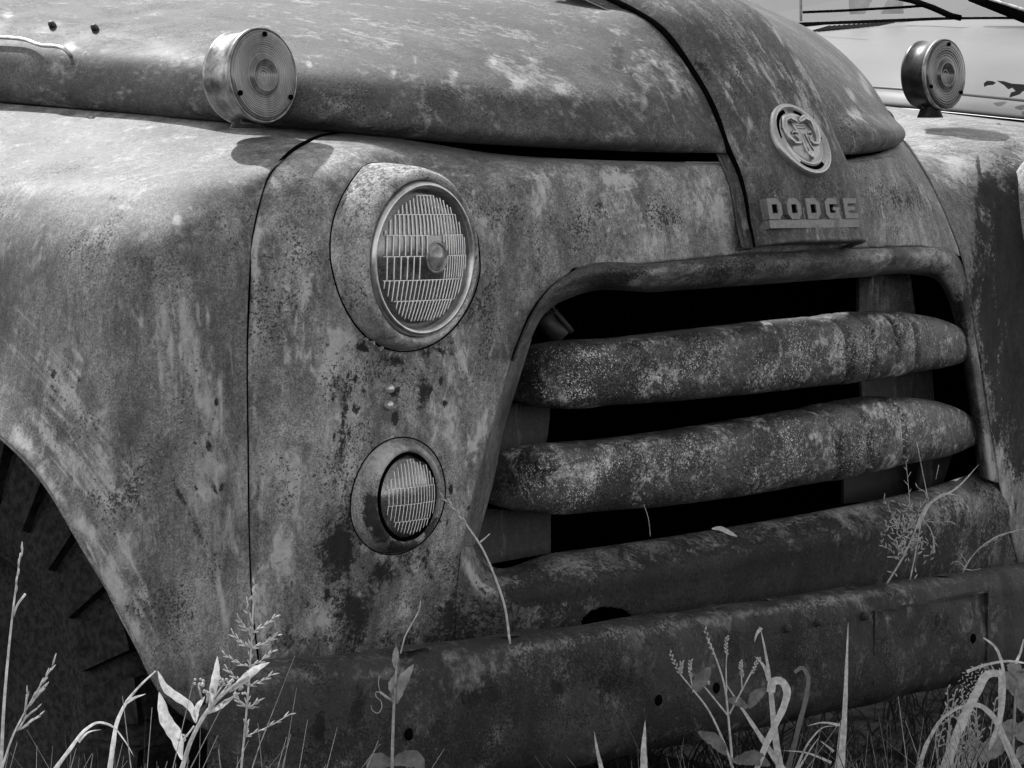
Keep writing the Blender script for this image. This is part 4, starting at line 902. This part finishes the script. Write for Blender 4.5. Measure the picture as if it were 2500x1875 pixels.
# broad-leaved weed
p = Plant(3.04); p.stem([(440,1890),(470,1800),(505,1738),(560,1682),(608,1652)], 11, 6, root=True)
lp_ = lambda u: math.sin(math.pi * min(1, u * .97 + .02)) ** .8
p.leaf([(478,1765),(462,1722),(432,1700),(405,1680),(385,1638)], 22, prof=lp_); p.leaf([(445,1855),(430,1800),(405,1750),(388,1690)], 34, prof=lp_, fold=.5)
p.leaf([(510,1735),(520,1690),(528,1640),(531,1602)], 20, prof=lp_); p.leaf([(560,1690),(600,1655),(630,1630),(658,1617)], 20, prof=lp_); p.leaf([(500,1745),(540,1722),(575,1698)], 14, prof=lp_); p.leaf([(478,1765),(482,1728),(500,1700)], 14, prof=lp_)
for (a, c) in ((484,1664),(545,1664),(508,1688),(585,1686),(448,1800),(556,1668)):
    p.stem([(c_ if False else (a*.5+500*.5), (c+1745)*.5), (a, c + 6)], 4, 3)
    for k in range(9): p.ball(a + rng.uniform(-13, 13), c + rng.uniform(-9, 9), rng.uniform(3.2, 5))
p.done('broadleaf_weed', 'broad-leaved weed with small round bud clusters, before the corner of the bumper', 'weed', PALEG, group=GR)
# spiky seed plant
p = Plant(3.08); p.stem([(588,1885),(598,1780),(608,1660),(615,1550),(620,1432)], 5, 3, root=True)
for (y, lx, ly, rx, ry) in ((1545,586,1518,672,1506),(1582,572,1552,677,1551),(1628,551,1600,663,1592),(1674,556,1636,662,1648),(1728,578,1704,626,1714),(1798,602,1770,708,1744)):
    bx = 620 - (y - 1432) * .058
    for (tx, ty) in ((lx, ly), (rx, ry)):
        q = [(bx, y), ((bx+tx)/2, (y+ty)/2 + 4), (tx, ty)]; p.stem(q, 2.5, 2); p.spike(q, 8, 7, 20, .35)
    p.spike([(bx, y + 4), (bx + 2, y - 24)], 8, 4, 18, .4)
p.spike([(617,1480),(619,1450),(621,1428)], 8, 6, 18, .35); p.spike([(612,1510),(602,1490),(608,1465)], 7, 5, 18, .4)
p.done('seed_spike', 'upright pale seed spike with tiered side branches, rising in front of the panel seam', 'weed', PALEG, group=GR)
# vine
p = Plant(3.2); p.stem([(957,1885),(959,1800),(962,1720),(966,1660),(972,1592)], 8, 4, root=True)
p.leaf([(962,1716),(972,1685),(990,1650),(1011,1621)], 34, prof=lambda u: (math.sin(math.pi*(u*.9+.1))**.7)*(1-.3*u)); p.leaf([(962,1700),(958,1675),(966,1644)], 20, prof=lp_); p.leaf([(970,1640),(966,1610),(968,1576)], 18, prof=lp_)
p.stem([(978,1596),(990,1552),(1012,1512),(1024,1488),(1027,1467)], 3, 2.2); p.stem([(962,1715),(944,1702),(928,1690)], 6, 5); p.stem([(928,1690),(918,1690),(918,1700),(930,1712),(932,1728),(922,1741),(908,1732),(906,1722)], 2.2, 1.6, n=60); p.stem([(928,1690),(924,1668),(926,1650)], 1.6, 1)
p.leaf([(958,1868),(935,1858),(905,1866),(898,1880)], 40, prof=lp_); p.leaf([(960,1868),(985,1852),(1015,1856),(1036,1880)], 44, prof=lp_)
p.done('vine_shoot', 'young vine shoot with folded leaf and curling tendrils, before the left half of the bumper', 'vine', m_lf=GREYL, group=GR)
# stalk standing on the bumper
p = Plant(3.42); p.stem([(1245,1570),(1232,1480),(1207,1405),(1178,1340),(1135,1275)], 5, 3.5); p.spike([(1140,1282),(1115,1248),(1085,1217)], 8, 7, 24, .2); p.stem([(1172,1324),(1184,1314),(1196,1303)], 4, 2)
p.stem([(1245,1570),(1246,1572)], 5, 5); p.done('grass_plant', 'single thin grass stalk rising from the bumper top and leaning left towards the parking light', 'grass', PALEG)
# weed right of centre
for (q, wd_, lb) in (([(1470,1885),(1458,1830),(1450,1784)], 12, 'thin short upright grass blade at the bottom edge below the bumper, thinner of a pair'), ([(1571,1885),(1572,1820),(1575,1758)], 20, 'stout short upright grass blade at the bottom edge below the bumper, wider of a pair')):
    p = Plant(3.35); p.leaf(q, wd_, root=True); p.done('grass_plant', lb, 'grass', group=GR)
p = Plant(3.6)
p.stem([(1792,1885),(1762,1800),(1722,1722),(1695,1688),(1660,1645)], 6, 3, root=True); p.stem([(1788,1860),(1778,1750),(1770,1680),(1745,1600),(1728,1560)], 5, 3); p.stem([(1774,1690),(1773,1620),(1775,1590)], 3, 2)
p.stem([(1778,1748),(1735,1695),(1712,1668)], 4, 3); p.stem([(1780,1745),(1815,1678),(1835,1640)], 4, 3); p.stem([(1812,1685),(1810,1650)], 3, 2); p.stem([(1692,1690),(1686,1650)], 3, 2)
for q in ([(1662,1650),(1648,1620),(1637,1596)], [(1745,1605),(1732,1570),(1722,1540)], [(1775,1600),(1773,1580),(1774,1558)], [(1812,1655),(1809,1635),(1808,1618)], [(1835,1645),(1844,1625),(1852,1608)], [(1686,1655),(1684,1632),(1686,1616)], [(1715,1675),(1722,1668),(1728,1668)], [(1660,1648),(1662,1635),(1664,1620)]): p.spike(q, 8, 11, 10, .6)
sl2 = lambda u: math.sin(math.pi * min(1, u*.95+.04)) ** .7
p.leaf([(1692,1690),(1712,1660),(1735,1628)], 30, prof=sl2, serr=1); p.leaf([(1775,1842),(1745,1808),(1704,1786)], 30, prof=sl2, serr=1); p.leaf([(1828,1728),(1845,1700),(1872,1680)], 26, prof=sl2, serr=1); p.leaf([(1825,1728),(1800,1712),(1772,1708)], 20, prof=sl2, serr=1); p.leaf([(1790,1858),(1840,1850),(1880,1868)], 34, prof=sl2, serr=1)
p.done('flowering_weed', 'branching weed with toothed dark leaves and beaded flower spikes, beside looped grass', 'weed', PALEG, GREYL, group=GR)
p = Plant(3.65); p.leaf([(1905,1890),(1892,1790),(1882,1690),(1870,1600),(1856,1530)], 20, root=True); p.leaf([(1882,1690),(1888,1664),(1905,1662),(1920,1682),(1915,1722),(1896,1765),(1870,1820),(1845,1885)], 20, prof=lambda u: 1-.3*u, D=3.6, twist=.6)
p.leaf([(1774,1672),(1815,1735),(1865,1810),(1915,1885)], 18, prof=lambda u: .15+.85*u); p.leaf([(1878,1660),(1862,1622),(1842,1602)], 12); p.leaf([(1858,1532),(1846,1552),(1842,1568)], 10)
p.done('grass_plant', 'broad grass blades, one looped back on itself, before the bumper', 'grass', group=GR)
p = Plant(3.72); p.leaf([(1922,1885),(1948,1780),(1970,1690),(1972,1650),(1958,1630),(1940,1642)], 14, root=True, prof=lambda u: 1-.3*u); p.done('grass_plant', 'dull grey grass blade arched over, just right of the looped blade', 'grass', m_lf=GREYL, group=GR)
p = Plant(3.68); p.leaf([(2052,1890),(2060,1770),(2067,1620),(2071,1515)], 20, root=True, prof=lambda u: (1-u)**.8); p.done('grass_plant', 'tallest straight pale grass blade, standing alone before the right half of the bumper', 'grass', group=GR)
p = Plant(3.7)
for q in ([(2050,1770),(2010,1764),(1970,1772)], [(1940,1885),(1980,1805),(2010,1776),(2050,1772)], [(2030,1862),(1970,1838),(1908,1832)], [(2035,1835),(2018,1820),(2002,1808)], [(1945,1885),(1985,1820),(2003,1796)]): p.leaf(q, 7)
p.done('grass_plant', 'low clump of thin curved grass blades at the foot of the tallest blade', 'grass', group=GR)
# right corner clump
p = Plant(3.95)
for q, wd_ in (([(2240,1890),(2270,1800),(2310,1745),(2350,1725),(2400,1725)], 12), ([(2300,1890),(2345,1770),(2385,1690),(2415,1645),(2440,1645),(2446,1690),(2440,1760),(2415,1830)], 26), ([(2490,1890),(2450,1800),(2420,1745),(2390,1722),(2350,1728)], 20), ([(2450,1660),(2446,1620),(2430,1580),(2400,1556)], 9), ([(2480,1620),(2492,1590),(2500,1560)], 8), ([(2360,1640),(2410,1622),(2460,1614),(2510,1620)], 8)):
    p.leaf(q, wd_, root=(q[0][1] > 1880), prof=lambda u: .35+.65*(1-u)**.6 if u < .98 else .1)
p.done('grass_plant', 'thick pale grass blades bent over in the bottom right corner', 'grass', group=GR)
p = Plant(4.0); p.stem([(2470,1890),(2475,1780),(2480,1680)], 8, 5, root=True)
for (a, c, e, g, wd_) in ((2475,1700,2530,1640,60),(2475,1690,2450,1640,34),(2478,1760,2455,1800,40),(2480,1720,2520,1730,50),(2470,1790,2390,1860,50),(2480,1800,2530,1790,60),(2475,1650,2490,1620,40),(2480,1840,2520,1860,50)): p.leaf([(a,c),((a+e)/2,(c+g)/2-8),(e,g)], wd_, prof=sl2, serr=1)
p.done('leafy_weed', 'leafy weed with veined toothed leaves at the right edge, behind the bent grass', 'weed', m_lf=leafmat('pale_leaf', .30), group=GR)
p = Plant(4.02)
for k in range(26):
    x = rng.uniform(2290, 2420); y = rng.uniform(1680, 1850); q = [(x, 1885), (x + rng.uniform(-15, 15), (1885+y)/2), (x + rng.uniform(-25, 25), y)]; p.stem(q, 3, 1.5, root=(k == 0)); p.spike([q[1], q[2]], 9, 7, 12, .8)
for k in range(5):
    q = [(2350 + k*8, 1720), (2350 + k*12, 1650 + k*3), (2400 + k*8, 1625 + k*4), (2445, 1640)]; p.spike(q[::-1], 6, 16, 10, .9)
p.done('seeding_grass', 'tangled tuft of small pale seeds between the bent blades in the bottom right corner', 'grass', PALEG, group=GR)
# weeds on the bumper top, right
p = Plant(4.22)
p.stem([(2165,1425),(2210,1350),(2238,1285),(2246,1262),(2262,1232)], 4, 3); p.stem([(2222,1415),(2235,1350),(2250,1270)], 3, 2); p.leaf([(2240,1290),(2275,1225),(2330,1195),(2392,1132)], 9); p.leaf([(2262,1235),(2310,1205),(2345,1212)], 7)
p.stem([(2238,1078),(2250,1140),(2268,1228)], 1.5, 1.5); p.stem([(2250,1262),(2275,1300),(2280,1345)], 2, 2); p.stem([(2292,1135),(2285,1170)], 1.5, 1.5)
for k in range(110):
    a = rng.gauss(2212, 24); c = rng.gauss(1325, 42); d = rng.uniform(-1.2, 1.2) - 1.57
    p.spike([(a, c), (a + 16*math.cos(d), c + 16*math.sin(d))], 6, 2, 13, .4)
for q in ([(2222,1240),(2218,1190),(2212,1130)], [(2240,1250),(2262,1205),(2240,1190)], [(2195,1280),(2175,1250),(2158,1218)], [(2250,1270),(2290,1275),(2320,1273)], [(2275,1300),(2282,1330),(2278,1348)]): p.stem(q, 1.5, 1.2); p.spike(q, 4, 7, 14, .7)
p.done('seeding_weed', 'dry weed with a cloud of tiny seeds, growing on the bumper top at the right', 'weed', PALEG, None, PALEG)
p = Plant(4.3); p.stem([(2350,1392),(2385,1345),(2430,1312),(2487,1294)], 2.5, 3); p.spike([(2400,1335),(2440,1310),(2487,1294)], 4, 9, 16, .15)
for q in ([(2356,1385),(2335,1370),(2320,1378)], [(2362,1376),(2345,1352)], [(2352,1388),(2372,1392),(2395,1388)], [(2360,1380),(2350,1400)]): p.stem(q, 2, 1.2)
p.done('grass_plant', 'small thin grass stem leaning right over the bumper top at the right edge', 'grass', PALEG)
p = Plant(3.78); p.leaf([(1738,1291),(1758,1290),(1780,1300),(1800,1310)], 12, prof=sl2, fold=.1); p.done('dry_leaf', 'small pale dry leaf lying on the sill below the lower grille bar', 'leaf')
p = Plant(3.75); p.stem([(1572,1232),(1582,1262),(1588,1310)], 1.6, 1.6); p.done('grass_plant', 'hair-thin grass stalk in the dark gap under the lower grille bar', 'grass', MIDG)

# dark undergrowth
b = MB(); rg2 = random.Random(3)
def blade(x, y, h, wd_, lean, az):
    p = [Vector((x, y, 0))]; n = 6
    for k in range(1, n + 1):
        u = k / n; p.append(Vector((x + math.cos(az) * lean * u * u, y + math.sin(az) * lean * u * u, h * (u - .18 * lean / max(h, .05) * u * u))))
    v = []; a = Vector((-math.sin(az + 1.2), math.cos(az + 1.2), 0))
    for k, c in enumerate(p): q = wd_ * (1 - (k / n) ** 1.6) * .5 + .0003; v += [c - a * q, c + a * q]
    b.add(v, [(2*k, 2*k+1, 2*k+3, 2*k+2) for k in range(n)])
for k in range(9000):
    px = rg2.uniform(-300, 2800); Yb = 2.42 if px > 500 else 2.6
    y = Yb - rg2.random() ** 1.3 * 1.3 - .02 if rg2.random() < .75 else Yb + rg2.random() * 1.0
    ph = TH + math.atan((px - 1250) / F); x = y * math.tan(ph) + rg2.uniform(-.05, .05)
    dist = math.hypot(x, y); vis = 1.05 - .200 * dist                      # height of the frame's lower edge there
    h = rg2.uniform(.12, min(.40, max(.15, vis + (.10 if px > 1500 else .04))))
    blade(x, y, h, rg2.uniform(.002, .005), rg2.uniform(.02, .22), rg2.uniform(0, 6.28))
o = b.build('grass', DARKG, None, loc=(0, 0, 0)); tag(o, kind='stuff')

# paler grass standing in front of the bumper along the bottom edge
b = MB(); rg2 = random.Random(5)
for k in range(1000):
    left = rg2.random() < .38
    px = rg2.uniform(-150, 700) if left else 1500 + 1100 * rg2.random() ** .75
    D = rg2.uniform(2.75, 3.0) if left else rg2.uniform(3.3, 3.75); p = P(px, 1875, D=D)
    blade(p.x, p.y, max(.05, p.z + rg2.gauss(-.01, .035) + (.02 if px > 2150 else 0)), rg2.uniform(.0012, .0035), rg2.uniform(.02, .25), rg2.uniform(0, 6.28))
o = b.build('grass', leafmat('low_grass', .22), None, loc=(0, 0, 0)); tag(o, kind='stuff')
